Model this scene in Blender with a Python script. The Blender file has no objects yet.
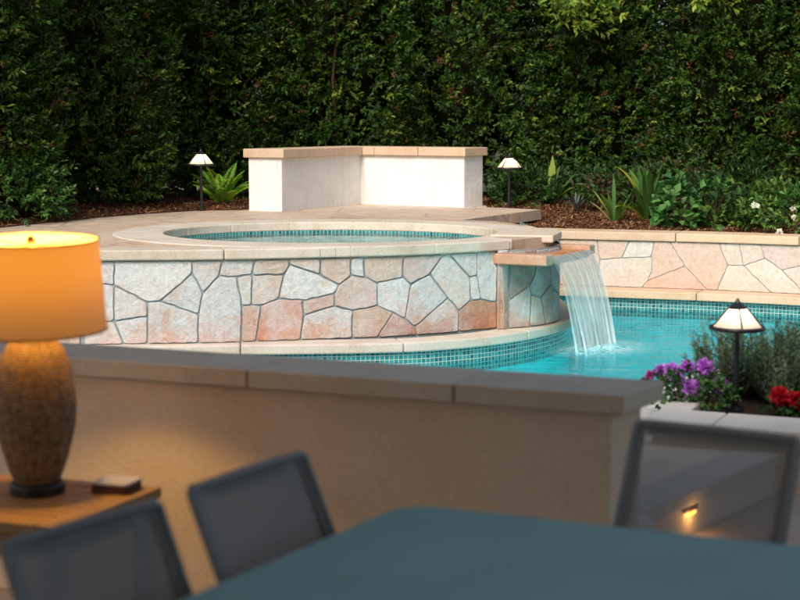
import bpy, math, random
import numpy as np
from mathutils import Vector, Matrix
R = math.radians
random.seed(7)
S = bpy.context.scene
COL = S.collection

# ------------------------------------------------------------------ camera
cd = bpy.data.cameras.new('camera'); cam = bpy.data.objects.new('camera', cd); COL.objects.link(cam)
cam.location = (0, 0, 1.55)
cam.rotation_euler = (R(90) - math.atan(180 / 1600), 0, 0)
cd.sensor_width = 36; cd.lens = 72; cd.clip_end = 2000
cd.dof.use_dof = True; cd.dof.focus_distance = 10.8; cd.dof.aperture_fstop = 3.3
S.camera = cam
# ------------------------------------------------------------------ sky, sun, exposure
w = bpy.data.worlds.new('World'); S.world = w; w.use_nodes = True
nt = w.node_tree; bg = nt.nodes['Background']
sky = nt.nodes.new('ShaderNodeTexSky'); sky.sky_type = 'NISHITA'; sky.sun_disc = False
sky.sun_elevation = R(42); sky.sun_rotation = R(180 + 22); sky.dust_density = 4; sky.air_density = 1.0; sky.ozone_density = 0.6
hs = nt.nodes.new('ShaderNodeHueSaturation'); hs.inputs['Saturation'].default_value = 0.75
nt.links.new(sky.outputs[0], hs.inputs['Color']); nt.links.new(hs.outputs[0], bg.inputs[0])
bg.inputs[1].default_value = 0.10
ld = bpy.data.lights.new('sun', 'SUN'); ld.energy = 1.9; ld.angle = R(25); ld.color = (1, .965, .92)
sun = bpy.data.objects.new('sun', ld); COL.objects.link(sun)
sd = Vector((-math.sin(R(22)) * math.cos(R(42)), -math.cos(R(22)) * math.cos(R(42)), math.sin(R(42))))
sun.rotation_euler = sd.to_track_quat('Z', 'Y').to_euler()
S.view_settings.view_transform = 'Standard'; S.view_settings.look = 'None'
S.view_settings.gamma = 1; S.view_settings.exposure = 0.75; S.view_settings.use_curve_mapping = False
S.cycles.use_denoising = True
S.cycles.max_bounces = 8; S.cycles.transparent_max_bounces = 16
S.cycles.sample_clamp_indirect = 4

# ------------------------------------------------------------------ node helpers
def newmat(name):
    m = bpy.data.materials.new(name); m.use_nodes = True
    n = m.node_tree.nodes; b = n['Principled BSDF']
    return m, m.node_tree, b
def N(t, kind, **kw):
    n = t.nodes.new(kind)
    for k, v in kw.items():
        if k in n.inputs: n.inputs[k].default_value = v
        else: setattr(n, k, v)
    return n
def ramp(t, src, stops, interp='LINEAR'):
    r = t.nodes.new('ShaderNodeValToRGB'); r.color_ramp.interpolation = interp
    el = r.color_ramp.elements
    while len(el) < len(stops): el.new(0.5)
    for e, (p, c) in zip(el, stops):
        e.position = p; e.color = tuple(c) + (1,) if len(c) == 3 else c
    t.links.new(src, r.inputs[0]); return r.outputs[0]
def coords(t, kind='Object', scale=(1, 1, 1), rot=(0, 0, 0)):
    c = t.nodes.new('ShaderNodeTexCoord'); mp = t.nodes.new('ShaderNodeMapping')
    mp.inputs['Scale'].default_value = scale; mp.inputs['Rotation'].default_value = rot
    t.links.new(c.outputs[kind], mp.inputs[0]); return mp.outputs[0]
def noise(t, vec, scale, detail=4, rough=.6, dist=0):
    n = N(t, 'ShaderNodeTexNoise'); n.inputs['Scale'].default_value = scale
    n.inputs['Detail'].default_value = detail; n.inputs['Roughness'].default_value = rough
    n.inputs['Distortion'].default_value = dist
    t.links.new(vec, n.inputs['Vector']); return n.outputs['Fac']
def mix(t, a, b, fac, mode='MIX'):
    m = t.nodes.new('ShaderNodeMix'); m.data_type = 'RGBA'; m.blend_type = mode
    for sock, v in ((m.inputs[6], a), (m.inputs[7], b)):
        if isinstance(v, (tuple, list)): sock.default_value = tuple(v) + (1,) if len(v) == 3 else v
        else: t.links.new(v, sock)
    if isinstance(fac, (int, float)): m.inputs[0].default_value = fac
    else: t.links.new(fac, m.inputs[0])
    return m.outputs[2]
def bump(t, b, h, strength=.3, dist=.01):
    n = t.nodes.new('ShaderNodeBump'); n.inputs['Strength'].default_value = strength; n.inputs['Distance'].default_value = dist
    t.links.new(h, n.inputs['Height']); t.links.new(n.outputs[0], b.inputs['Normal']); return n
def noisy(name, c1, c2, scale=6, rough=.8, bs=.3, bd=.004, bscale=60, spec=.3, c3=None, stretch=(1, 1, 1), metal=0):
    m, t, b = newmat(name)
    v = coords(t, 'Object', stretch)
    st = [(.3, c1), (.7, c2)] if c3 is None else [(.25, c1), (.5, c2), (.75, c3)]
    f = noise(t, v, scale, 6, .65)
    col = ramp(t, f, st)
    f2 = noise(t, v, bscale, 3)
    col = mix(t, col, ramp(t, f2, [(.3, (.82,) * 3), (.7, (1.0,) * 3)]), .6, 'MULTIPLY')
    t.links.new(col, b.inputs['Base Color'])
    b.inputs['Roughness'].default_value = rough; b.inputs['Specular IOR Level'].default_value = spec
    b.inputs['Metallic'].default_value = metal
    if bs: bump(t, b, f2, bs, bd)
    return m
def plain(name, c, rough=.5, metal=0, spec=.5):
    m, t, b = newmat(name)
    v = coords(t); f = noise(t, v, 30, 3)
    t.links.new(mix(t, c, tuple(x * .75 for x in c), f), b.inputs['Base Color'])
    b.inputs['Roughness'].default_value = rough; b.inputs['Metallic'].default_value = metal
    b.inputs['Specular IOR Level'].default_value = spec
    return m
def emit(name, c, s):
    m, t, b = newmat(name); b.inputs['Base Color'].default_value = (*c, 1)
    b.inputs['Emission Color'].default_value = (*c, 1); b.inputs['Emission Strength'].default_value = s
    return m

# ------------------------------------------------------------------ mesh helpers
class MB:
    def __init__(s): s.v = []; s.f = []; s.m = []; s.uv = {}; s.col = []
    def add(s, vs, fs, mat=0, col=None, uvs=None):
        o = len(s.v); s.v += [tuple(p) for p in vs]
        for i, f in enumerate(fs):
            if uvs: s.uv[len(s.f)] = uvs[i]
            s.f.append(tuple(k + o for k in f)); s.m.append(mat)
        s.col += [col or (1, 1, 1)] * len(vs)
    def box(s, c, d, rot=0, mat=0, tilt=None):
        M = Matrix.Rotation(rot, 3, 'Z')
        if tilt: M = M @ Matrix.Rotation(tilt, 3, 'X')
        vs = []
        for z in (-1, 1):
            for x, y in ((-1, -1), (1, -1), (1, 1), (-1, 1)):
                vs.append(Vector(c) + M @ Vector((x * d[0] / 2, y * d[1] / 2, z * d[2] / 2)))
        s.add(vs, [(3, 2, 1, 0), (4, 5, 6, 7), (0, 1, 5, 4), (1, 2, 6, 5), (2, 3, 7, 6), (3, 0, 4, 7)], mat)
    def prism(s, poly, z0, z1, mat=0, col=None):
        a = sum(poly[i][0] * poly[(i + 1) % len(poly)][1] - poly[(i + 1) % len(poly)][0] * poly[i][1] for i in range(len(poly)))
        if a < 0: poly = poly[::-1]
        n = len(poly)
        vs = [(x, y, z0) for x, y in poly] + [(x, y, z1) for x, y in poly]
        fs = [tuple(range(n))[::-1], tuple(range(n, 2 * n))] + [(i, (i + 1) % n, n + (i + 1) % n, n + i) for i in range(n)]
        s.add(vs, fs, mat, col)
    def lathe(s, prof, c=(0, 0, 0), n=32, mat=0, cap=True, rfun=None):
        vs = []
        for j, (r, z) in enumerate(prof):
            for i in range(n):
                a = 2 * math.pi * i / n; rr = r + (rfun(a, z) if rfun else 0)
                vs.append((c[0] + rr * math.cos(a), c[1] + rr * math.sin(a), c[2] + z))
        fs = []
        for j in range(len(prof) - 1):
            for i in range(n):
                k = (i + 1) % n
                fs.append((j * n + i, j * n + k, (j + 1) * n + k, (j + 1) * n + i))
        if cap: fs += [tuple(range(n))[::-1], tuple(range((len(prof) - 1) * n, len(prof) * n))]
        s.add(vs, fs, mat)
    def tube(s, pts, r, n=8, mat=0, closed=False, col=None):
        pts = [Vector(p) for p in pts]; rs = r if isinstance(r, (list, tuple)) else [r] * len(pts)
        vs = []; m = len(pts); up = None
        for i, p in enumerate(pts):
            if closed: d = pts[(i + 1) % m] - pts[i - 1]
            else: d = pts[min(i + 1, m - 1)] - pts[max(i - 1, 0)]
            d.normalize()
            if up is None: up = Vector((0, 0, 1)) if abs(d.z) < .9 else Vector((1, 0, 0))
            a = d.cross(up)
            if a.length < 1e-4: a = d.cross(Vector((0, 1, 0)))
            a.normalize(); b = a.cross(d); up = b
            for k in range(n):
                t = 2 * math.pi * k / n
                vs.append(p + (a * math.cos(t) + b * math.sin(t)) * rs[i])
        fs = []
        for i in range(m if closed else m - 1):
            j = (i + 1) % m
            for k in range(n):
                l = (k + 1) % n
                fs.append((i * n + k, j * n + k, j * n + l, i * n + l))
        if not closed: fs += [tuple(range(n)), tuple(range((m - 1) * n, m * n))[::-1]]
        s.add(vs, fs, mat, col)
    def strip(s, path, z0, z1, mat=0, thick=0):      # vertical band with uv in metres
        d = 0
        for i in range(len(path) - 1):
            a, b = path[i], path[i + 1]; L = math.dist(a, b)
            s.add([(a[0], a[1], z0), (b[0], b[1], z0), (b[0], b[1], z1), (a[0], a[1], z1)], [(0, 1, 2, 3)], mat,
                  uvs=[[(d, z0), (d + L, z0), (d + L, z1), (d, z1)]])
            d += L
    def build(s, name, mat, parent=None, smooth=False, bevel=0, local=False, auto=None):
        me = bpy.data.meshes.new(name)
        vs = s.v
        if parent is not None and not local:
            l = parent.location; vs = [(x - l.x, y - l.y, z - l.z) for x, y, z in vs]
        me.from_pydata([tuple(v) for v in vs], [], s.f)
        mats = mat if isinstance(mat, (list, tuple)) else [mat]
        for m in mats: me.materials.append(m)
        if len(mats) > 1: me.polygons.foreach_set('material_index', s.m)
        if s.uv:
            uv = me.uv_layers.new(name='UVMap')
            for fi, c in s.uv.items():
                for k, li in enumerate(me.polygons[fi].loop_indices): uv.data[li].uv = c[k]
        if True:
            at = me.color_attributes.new('tone', 'FLOAT_COLOR', 'POINT')
            at.data.foreach_set('color', np.array([(*c, 1) for c in s.col], dtype=np.float32).ravel())
        if smooth: me.polygons.foreach_set('use_smooth', [True] * len(me.polygons))
        me.update()
        o = bpy.data.objects.new(name, me); COL.objects.link(o)
        if parent is not None: o.parent = parent
        if bevel:
            b = o.modifiers.new('bevel', 'BEVEL'); b.width = bevel; b.segments = 2; b.limit_method = 'ANGLE'
        return o

def thing(name, label, cat, loc=(0, 0, 0), rz=0, group=None):
    o = bpy.data.objects.new(name, None); COL.objects.link(o); o.location = loc; o.rotation_euler = (0, 0, rz)
    o.empty_display_size = .1
    return tag(o, label, cat, group)
def tag(o, label, cat, group=None):
    o['label'] = label; o['category'] = cat
    if group: o['group'] = group
    return o
def struct(o): o['kind'] = 'structure'; return o
def copy_tree(o, parent=None):
    c = o.copy(); COL.objects.link(c); c.parent = parent
    for ch in list(o.children): copy_tree(ch, c)
    return c
def resample(path, step):
    out = [path[0]]
    for a, b in zip(path, path[1:]):
        n = max(1, int(math.dist(a, b) / step))
        for i in range(1, n + 1): out.append((a[0] + (b[0] - a[0]) * i / n, a[1] + (b[1] - a[1]) * i / n))
    return out
def catmull(p, k=8):
    out = []
    for i in range(len(p) - 1):
        p0, p1, p2, p3 = p[max(i - 1, 0)], p[i], p[i + 1], p[min(i + 2, len(p) - 1)]
        for j in range(k):
            t = j / k
            out.append(tuple(.5 * (2 * p1[q] + (p2[q] - p0[q]) * t + (2 * p0[q] - 5 * p1[q] + 4 * p2[q] - p3[q]) * t * t + (3 * p1[q] - p0[q] - 3 * p2[q] + p3[q]) * t ** 3) for q in (0, 1)))
    out.append(tuple(p[-1])); return out
def offset(path, d):      # + = to the left of travel
    out = []
    for i in range(len(path)):
        a = path[max(i - 1, 0)]; b = path[min(i + 1, len(path) - 1)]
        dx, dy = b[0] - a[0], b[1] - a[1]; l = math.hypot(dx, dy) or 1
        out.append((path[i][0] - dy / l * d, path[i][1] + dx / l * d))
    return out
def seglen(path):
    s = [0]
    for a, b in zip(path, path[1:]): s.append(s[-1] + math.dist(a, b))
    return s
def at(path, sl, s):
    s = min(max(s, 0), sl[-1] - 1e-6)
    import bisect
    i = min(max(bisect.bisect_right(sl, s) - 1, 0), len(path) - 2)
    t = (s - sl[i]) / max(sl[i + 1] - sl[i], 1e-9)
    a, b = path[i], path[i + 1]
    l = math.dist(a, b) or 1
    return (a[0] + (b[0] - a[0]) * t, a[1] + (b[1] - a[1]) * t), ((b[1] - a[1]) / l, -(b[0] - a[0]) / l)   # point, outward (right-hand) normal
def blocks(mb, front, back_d, z0, z1, every, gap=.005, first=0.0, mat=0):   # coping stones along a path, joints left open
    sl = seglen(front); L = sl[-1]; cuts = [0]; x = first or every
    while x < L - .1: cuts.append(x); x += every
    cuts.append(L)
    for a, b in zip(cuts, cuts[1:]):
        ss = [a + gap / 2] + [v for v in sl if a + .02 < v < b - .02] + [b - gap / 2]
        P0 = []; P1 = []
        for s_ in ss:
            p, n = at(front, sl, s_); P0.append(p); P1.append((p[0] - n[0] * back_d, p[1] - n[1] * back_d))
        k = random.uniform(.9, 1.06)
        mb.prism(P0 + P1[::-1], z0, z1, mat, (k, k * random.uniform(.96, 1.0), k * random.uniform(.92, 1.0)))

# ------------------------------------------------------------------ materials
def coping_mat(name, a, b, c):
    m, t, p = newmat(name); v = coords(t)
    f = noise(t, v, 5, 6, .7); f2 = noise(t, v, 80, 4, .7)
    col = ramp(t, f, [(.3, a), (.5, b), (.72, c)])
    at_ = N(t, 'ShaderNodeAttribute', attribute_name='tone')
    col = mix(t, col, at_.outputs['Color'], 1, 'MULTIPLY')
    col = mix(t, col, ramp(t, f2, [(.35, (.78,) * 3), (.6, (1,) * 3)]), .6, 'MULTIPLY')
    t.links.new(col, p.inputs['Base Color']); p.inputs['Roughness'].default_value = .7
    p.inputs['Specular IOR Level'].default_value = .3
    bump(t, p, f2, .35, .003); return m
M = {}
M['coping'] = coping_mat('coping_stone', (.50, .41, .31), (.58, .51, .42), (.62, .57, .49))
M['coping_warm'] = coping_mat('warm_coping_stone', (.54, .36, .23), (.60, .43, .29), (.63, .48, .35))
M['coping_grey'] = coping_mat('grey_coping_stone', (.42, .45, .46), (.48, .50, .50), (.52, .53, .53))
M['coping_pale'] = coping_mat('pale_coping_stone', (.58, .56, .51), (.64, .62, .57), (.68, .66, .61))
M['stucco_white'] = noisy('white_stucco', (.70, .68, .63), (.80, .78, .74), 3, .9, .6, .006, 45, .2)
def weathered():
    m = noisy('white_stucco', (.68, .66, .61), (.79, .77, .73), 3, .9, .7, .007, 42, .2); t = m.node_tree; b = t.nodes['Principled BSDF']
    src = b.inputs['Base Color'].links[0].from_socket
    f = noise(t, coords(t, 'Object', (5, 5, .5)), 3, 6, .7); c = mix(t, src, (.50, .46, .38), ramp(t, f, [(.52, (0,) * 3), (.75, (.45,) * 3)]))
    t.links.new(c, b.inputs['Base Color']); return m
M['stucco_white'] = weathered()
M['stucco_tan'] = noisy('tan_stucco', (.42, .34, .26), (.48, .39, .30), 2.5, .9, .5, .004, 70, .2)
M['stucco_beige'] = noisy('beige_stucco', (.64, .51, .39), (.71, .58, .45), 2.5, .9, .6, .005, 60, .2)
M['coping_patio'] = coping_mat('patio_coping_stone', (.50, .42, .31), (.56, .48, .37), (.60, .53, .42)); M['coping_patio'].node_tree.nodes['Principled BSDF'].inputs['Roughness'].default_value = .42; M['coping_patio'].node_tree.nodes['Principled BSDF'].inputs['Specular IOR Level'].default_value = .7
M['mulch'] = noisy('bark_mulch', (.05, .02, .01), (.14, .06, .026), 40, .95, 1, .03, 90, .1, (.20, .10, .05))
M['soil'] = noisy('dark_soil', (.02, .014, .01), (.06, .04, .03), 30, .95, 1, .02, 80, .1)
M['grout'] = noisy('blue_grey_grout', (.22, .26, .27), (.32, .35, .355), 20, .9, .5, .004, 90, .2)
M['plaster'] = noisy('pool_plaster', (.010, .54, .58), (.025, .64, .67), 3, .8, 0)
M['plaster_spa'] = noisy('spa_plaster', (.74, .88, .86), (.80, .92, .90), 3, .8, 0)
M['black'] = plain('black_metal', (.012, .012, .014), .35, 0, .5)
M['bronze'] = plain('bronze_metal', (.09, .045, .025), .45, .6, .5)
M['chair_frame'] = plain('charcoal_frame', (.30, .31, .325), .6, 0, .5)
M['bark'] = noisy('bark', (.035, .022, .013), (.09, .055, .03), 12, .95, .8, .01, 50, .1, stretch=(1, 1, .2))
M['crown_shade'] = noisy('crown_shade_core', (.006, .006, .003), (.015, .016, .007), 12, 1, 0, spec=0)  # near-black colour standing in for the shade inside the hedge crowns
M['floor'] = noisy('patio_concrete', (.28, .25, .22), (.36, .32, .28), 2, .8, .4, .003, 60, .3)
M['ceiling'] = noisy('painted_ceiling', (.55, .52, .46), (.60, .57, .50), 2, .9, 0)
M['earth'] = noisy('lawn_ground', (.04, .06, .02), (.08, .10, .04), 8, .95, .5, .02, 50, .1)

def stone_mat(name='flagstone', st=1.0):
    m, t, p = newmat(name); v = coords(t)
    a = N(t, 'ShaderNodeAttribute', attribute_name='tone')
    f = noise(t, v, 7, 7, .72, .5); f2 = noise(t, v, 38, 6, .75); f3 = noise(t, v, 3.2, 4, .6)
    sep = t.nodes.new('ShaderNodeSeparateXYZ'); t.links.new(v, sep.inputs[0])
    # rusty wash along the lowest course
    mr = N(t, 'ShaderNodeMapRange'); mr.inputs[1].default_value = .56; mr.inputs[2].default_value = .27; mr.inputs[3].default_value = -.12; mr.inputs[4].default_value = .13
    t.links.new(sep.outputs[2], mr.inputs[0])
    ad = N(t, 'ShaderNodeMath', operation='ADD'); t.links.new(f, ad.inputs[0]); t.links.new(mr.outputs[0], ad.inputs[1])
    rust = ramp(t, ad.outputs[0], [(.50, (0,) * 3), (.66, (1,) * 3)])
    rm = N(t, 'ShaderNodeMath', operation='MULTIPLY'); rm.inputs[1].default_value = .62 * st; t.links.new(rust, rm.inputs[0])
    c = mix(t, a.outputs['Color'], (.50, .22, .11), rm.outputs[0])
    c = mix(t, c, (.60, .61, .60), ramp(t, f3, [(.42, (0,) * 3), (.66, (.7 * st,) * 3)]))
    f4 = noise(t, v, 16, 8, .8, .8); c = mix(t, c, (.56, .33, .22), ramp(t, f4, [(.50, (0,) * 3), (.64, (.52 * st,) * 3)]))
    c = mix(t, c, ramp(t, f2, [(.3, (.68,) * 3), (.62, (1.05,) * 3)]), .75, 'MULTIPLY')
    t.links.new(c, p.inputs['Base Color']); p.inputs['Roughness'].default_value = .75; p.inputs['Specular IOR Level'].default_value = .3
    bump(t, p, f2, .8 * (.3 + .7 * st), .012); return m
M['stone'] = stone_mat(); M['stone_smooth'] = stone_mat('smooth_flagstone', .22)

def deck_mat():
    m, t, p = newmat('flagstone_paving'); v = coords(t)
    vo = N(t, 'ShaderNodeTexVoronoi', feature='DISTANCE_TO_EDGE'); vo.inputs['Scale'].default_value = 1.7; t.links.new(v, vo.inputs['Vector'])
    vc = N(t, 'ShaderNodeTexVoronoi'); vc.inputs['Scale'].default_value = 1.7; t.links.new(v, vc.inputs['Vector'])
    f = noise(t, v, 6, 6, .7)
    base = ramp(t, f, [(.3, (.40, .27, .18)), (.5, (.52, .42, .32)), (.7, (.58, .52, .44))])
    sc = t.nodes.new('ShaderNodeSeparateColor'); t.links.new(vc.outputs['Color'], sc.inputs[0])
    cell = ramp(t, sc.outputs[0], [(.0, (.85, .72, .62)), (.5, (1, .95, .9)), (1, (.95, .85, .75))])
    base = mix(t, base, cell, .8, 'MULTIPLY')
    j = ramp(t, vo.outputs['Distance'], [(.012, (1,) * 3), (.022, (0,) * 3)])
    base = mix(t, base, (.34, .27, .21), j)
    t.links.new(base, p.inputs['Base Color']); p.inputs['Roughness'].default_value = .6
    bump(t, p, f, .3, .004); return m
M['deck'] = deck_mat()

def tile_mat():
    m, t, p = newmat('mosaic_tile')
    v = coords(t, 'UV'); br = N(t, 'ShaderNodeTexBrick', offset=0.0, squash=1.0)
    for k, x in (('Scale', 1), ('Mortar Size', .0022), ('Mortar Smooth', .1), ('Bias', 0), ('Brick Width', .028), ('Row Height', .026)): br.inputs[k].default_value = x
    br.inputs['Color1'].default_value = (.008, .10, .115, 1); br.inputs['Color2'].default_value = (.04, .27, .26, 1); br.inputs['Mortar'].default_value = (.42, .47, .42, 1)
    t.links.new(v, br.inputs['Vector']); t.links.new(br.outputs['Color'], p.inputs['Base Color'])
    p.inputs['Roughness'].default_value = .15; return m
M['tile'] = tile_mat()

def water_mat(name, tint, refl_rough, sx, sy, bs, bd):
    m, t, b = newmat(name); t.nodes.remove(b); out = t.nodes['Material Output']
    v = coords(t, 'Object', (sx, sy, 1)); f = noise(t, v, 4, 4, .55, .6); f2 = noise(t, coords(t, 'Object', (sx * .35, sy * .6, 1)), 2.2, 3, .5)
    ad = N(t, 'ShaderNodeMath', operation='ADD'); t.links.new(f, ad.inputs[0]); t.links.new(f2, ad.inputs[1])
    bn = t.nodes.new('ShaderNodeBump'); bn.inputs['Strength'].default_value = bs; bn.inputs['Distance'].default_value = bd
    t.links.new(ad.outputs[0], bn.inputs['Height'])
    fr = N(t, 'ShaderNodeFresnel'); fr.inputs['IOR'].default_value = 1.33; t.links.new(bn.outputs[0], fr.inputs['Normal'])
    g = N(t, 'ShaderNodeBsdfGlossy'); g.inputs['Roughness'].default_value = refl_rough; t.links.new(bn.outputs[0], g.inputs['Normal'])
    tr = N(t, 'ShaderNodeBsdfTransparent'); tr.inputs['Color'].default_value = (*tint, 1)
    mx = t.nodes.new('ShaderNodeMixShader'); t.links.new(fr.outputs[0], mx.inputs[0]); t.links.new(tr.outputs[0], mx.inputs[1]); t.links.new(g.outputs[0], mx.inputs[2])
    t.links.new(mx.outputs[0], out.inputs['Surface']); return m
M['water'] = water_mat('pool_water', (.34, .93, .98), .03, 1.0, 2.6, .9, .05)
M['water_spa'] = water_mat('spa_water', (.95, 1, .99), .06, 2, 2, .7, .03)

def leaf_mat(name, gloss=.35, trans=.25, spec=.5):
    m, t, p = newmat(name)
    a = N(t, 'ShaderNodeAttribute', attribute_name='tone')
    t.links.new(a.outputs['Color'], p.inputs['Base Color']); p.inputs['Roughness'].default_value = gloss
    p.inputs['Specular IOR Level'].default_value = spec
    tl = N(t, 'ShaderNodeBsdfTranslucent'); t.links.new(a.outputs['Color'], tl.inputs['Color'])
    mx = t.nodes.new('ShaderNodeMixShader'); mx.inputs[0].default_value = trans
    out = t.nodes['Material Output']; t.links.new(p.outputs[0], mx.inputs[1]); t.links.new(tl.outputs[0], mx.inputs[2]); t.links.new(mx.outputs[0], out.inputs[0])
    return m
M['leaf'] = leaf_mat('hedge_leaf', .45, .22, .25)
M['leaf_soft'] = leaf_mat('soft_leaf', .55, .25, .3)
M['petal'] = leaf_mat('petal', .6, .3, .2)

# ------------------------------------------------------------------ plan lines (metres)
CX, CY, RX, RY = -.46, 10.66, 1.11, 1.01
front_left = [(-6.0, 8.86), (-4.0, 8.95), (-2.16, 9.07), (-1.66, 9.13), (-1.15, 9.18), (-.81, 9.25), (-.41, 9.355), (0, 9.48), (.30, 9.635), (.55, 9.80), (.70, 9.915)]
front = catmull(front_left, 6)                       # outer lip of the spa coping
wall_main = offset(front, .035)
wall_main = [p for p in wall_main if p[0] < .575] + [(.602, 9.868)]
wall_recess = catmull([(.665, 9.86), (.86, 9.99), (1.0, 10.2), (1.045, 10.5), (1.02, 11.4), (.95, 12.7)], 6)
ledge_path = catmull([(-6, 8.72), (-4, 8.82), (-2.2, 8.98), (-1.5, 9.08), (-.98, 9.145), (-.52, 9.17), (0, 9.24), (.295, 9.36), (.60, 9.575), (.88, 9.90), (1.09, 10.3), (1.17, 10.75), (1.17, 11.6), (1.14, 12.6)], 6)
tile_path = offset(ledge_path, .03)
far = catmull([(.75, 12.66), (1.29, 12.47), (2.28, 12.14), (2.96, 11.83), (4.0, 11.28), (6.5, 9.8)], 6)     # lip of the bed coping
far_wall = offset(far, .03); far_ledge = offset(far, -.21); far_tile = offset(far, -.16)
WATER = .11

# ------------------------------------------------------------------ ground, decks
mb = MB(); X0, X1, Y0, Y1 = -5.8, 6.2, 7.48, 12.7
for q in ([(-400, -400), (400, -400), (400, Y0), (-400, Y0)], [(-400, Y1), (400, Y1), (400, 600), (-400, 600)], [(-400, Y0), (X0, Y0), (X0, Y1), (-400, Y1)], [(X1, Y0), (400, Y0), (400, Y1), (X1, Y1)]):
    mb.add([(x, y, -.012) for x, y in q], [(0, 1, 2, 3)])
struct(mb.build('ground', M['earth']))
mb = MB(); mb.prism([(-6, -4), (6, -4), (6, 6.7), (-6, 6.7)], -.10, 0); struct(mb.build('patio_floor', M['floor']))
mb = MB()
mb.prism([(-6, 7.14), (-6, 7.0), (.775, 4.60), (.80, 5.067), (1.56, 6.12), (1.75, 6.35), (7, 6.35), (7, 7.15), (-6, 7.15)], .004, .296)
struct(mb.build('pool_deck', M['coping_pale']))
mb = MB()
x = -6
while x < 7:
    k = random.uniform(.93, 1.05); mb.prism([(x, 7.155), (x + .6, 7.155), (x + .6, 7.50), (x, 7.50)], .23, .30, 0, (k, k, k)); x += .606
struct(mb.build('pool_edge', M['coping_pale'], bevel=.008))
# upper deck with the spa opening left out
import bmesh
def slab_hole(outer, hole, z0, z1):
    bm = bmesh.new(); ed = []
    for loop in (outer, hole):
        vs = [bm.verts.new((x, y, z1)) for x, y in loop]
        for i in range(len(vs)): ed.append(bm.edges.new((vs[i], vs[(i + 1) % len(vs)])))
    bmesh.ops.triangle_fill(bm, edges=ed, use_beauty=True, normal=(0, 0, 1))
    g = bmesh.ops.extrude_face_region(bm, geom=bm.faces[:])
    for v in g['geom']:
        if isinstance(v, bmesh.types.BMVert): v.co.z = z0
    bmesh.ops.recalc_face_normals(bm, faces=bm.faces[:])
    return bm
ell = lambda k, n=72, cx=CX, cy=CY: [(cx + (RX + k) * math.cos(2 * math.pi * i / n), cy + (RY + k) * math.sin(2 * math.pi * i / n)) for i in range(n)]
outer = [p for p in offset(front, .03)] + [(.95, 10.28), (1.03, 10.62), (.93, 11.3), (.70, 11.86), (.46, 11.98), (1.18, 13.39), (.75, 13.74), (.75, 18), (-6, 18)]
bm = slab_hole(outer, ell(.02), .722, .805)
me = bpy.data.meshes.new('upper_deck'); bm.to_mesh(me); bm.free(); me.materials.append(M['deck'])
o = bpy.data.objects.new('upper_deck', me); COL.objects.link(o); struct(o)

# ------------------------------------------------------------------ raised spa
spa = thing('raised_spa', 'round raised spa with flagstone face, beige coping and a spillway over the pool', 'spa', (CX, CY, 0))
mb = MB(); mb.strip(wall_main + wall_recess, -1.2, .752, 0); mb.build('spa_wall', M['grout'], spa)
# ledge blocks and the mosaic band under it
mb = MB(); blocks(mb, ledge_path, .20, .20, .26, .95, .004, .35); mb.build('ledge', M['coping'], spa, bevel=.01)
mb = MB(); mb.strip(tile_path, -.02, .20); mb.build('tile_band', M['tile'], spa)
# coping: ring around the opening
mb = MB()
def outer_pt(a):
    d = (math.cos(a), math.sin(a)); r0 = 1 / math.sqrt((d[0] / RX) ** 2 + (d[1] / RY) ** 2)
    best = r0 + .33
    P = (CX, CY)
    for p, q in zip(front, front[1:]):
        ex, ey = q[0] - p[0], q[1] - p[1]; den = d[0] * ey - d[1] * ex
        if abs(den) < 1e-9: continue
        t = ((p[0] - P[0]) * ey - (p[1] - P[1]) * ex) / den; u = ((p[0] - P[0]) * d[1] - (p[1] - P[1]) * d[0]) / den
        if t > 0 and -1e-6 <= u <= 1 + 1e-6: best = min(best, t)
    return (CX + d[0] * best, CY + d[1] * best)
def inner_pt(a): return (CX + RX * math.cos(a), CY + RY * math.sin(a))
def ring(a0, a1, n):
    cuts = [a0 + (a1 - a0) * i / n for i in range(n + 1)]
    for a, b in zip(cuts, cuts[1:]):
        aa = [a + .002 + (b - a - .004) * j / 6 for j in range(7)]
        k = random.uniform(.93, 1.05)
        mb.prism([outer_pt(x) for x in aa] + [inner_pt(x) for x in aa][::-1], .748, .812, 0, (k, k * .985, k * .96))
mb.prism([outer_pt(R(-33.2)), (.70, 9.925), (.66, 10.06), inner_pt(R(-25)), inner_pt(R(-29)), inner_pt(R(-33.2))], .748, .812, 0, (1, .98, .95))
ring(R(-33.5), R(-180), 6)         # front, from beside the spillway to the left
ring(R(180), R(12), 7)                # round the back
# left strip of coping and the wing stone beyond the spillway
fl = [p for p in front if p[0] < -.30]
blocks(mb, fl, .22, .748, .8088, 1.0)
mb.prism([inner_pt(R(a)) for a in (-21, -12, -4, 4, 11.8)] + [outer_pt(R(11.8)), (1.04, 10.95), (1.075, 10.62), (.98, 10.21)], .768, .816, 0, (1.0, .95, .88))
mb.build('coping', M['coping'], spa, bevel=.009)
# basin
mb = MB(); n = 72
e0 = ell(.0); e0.append(e0[0])
mb.strip(e0[::-1], .708, .75); mb.build('spa_tile_band', M['tile'], spa)
mb = MB(); mb.strip(e0[::-1], -.1, .708); mb.add([(x, y, .0) for x, y in e0[:-1]], [tuple(range(n))]); mb.add([(x, y, .25) for x, y in e0[:-1]] + [(CX + (x - CX) * .62, CY + (y - CY) * .62, .25) for x, y in e0[:-1]],
    [(i, (i + 1) % n, n + (i + 1) % n, n + i) for i in range(n)])
mb.build('basin', M['plaster_spa'], spa)
mb = MB(); mb.add([(x, y, .732) for x, y in ell(-.002)], [tuple(range(n))]); o = struct(mb.build('spa_water', M['water_spa']))

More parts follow.
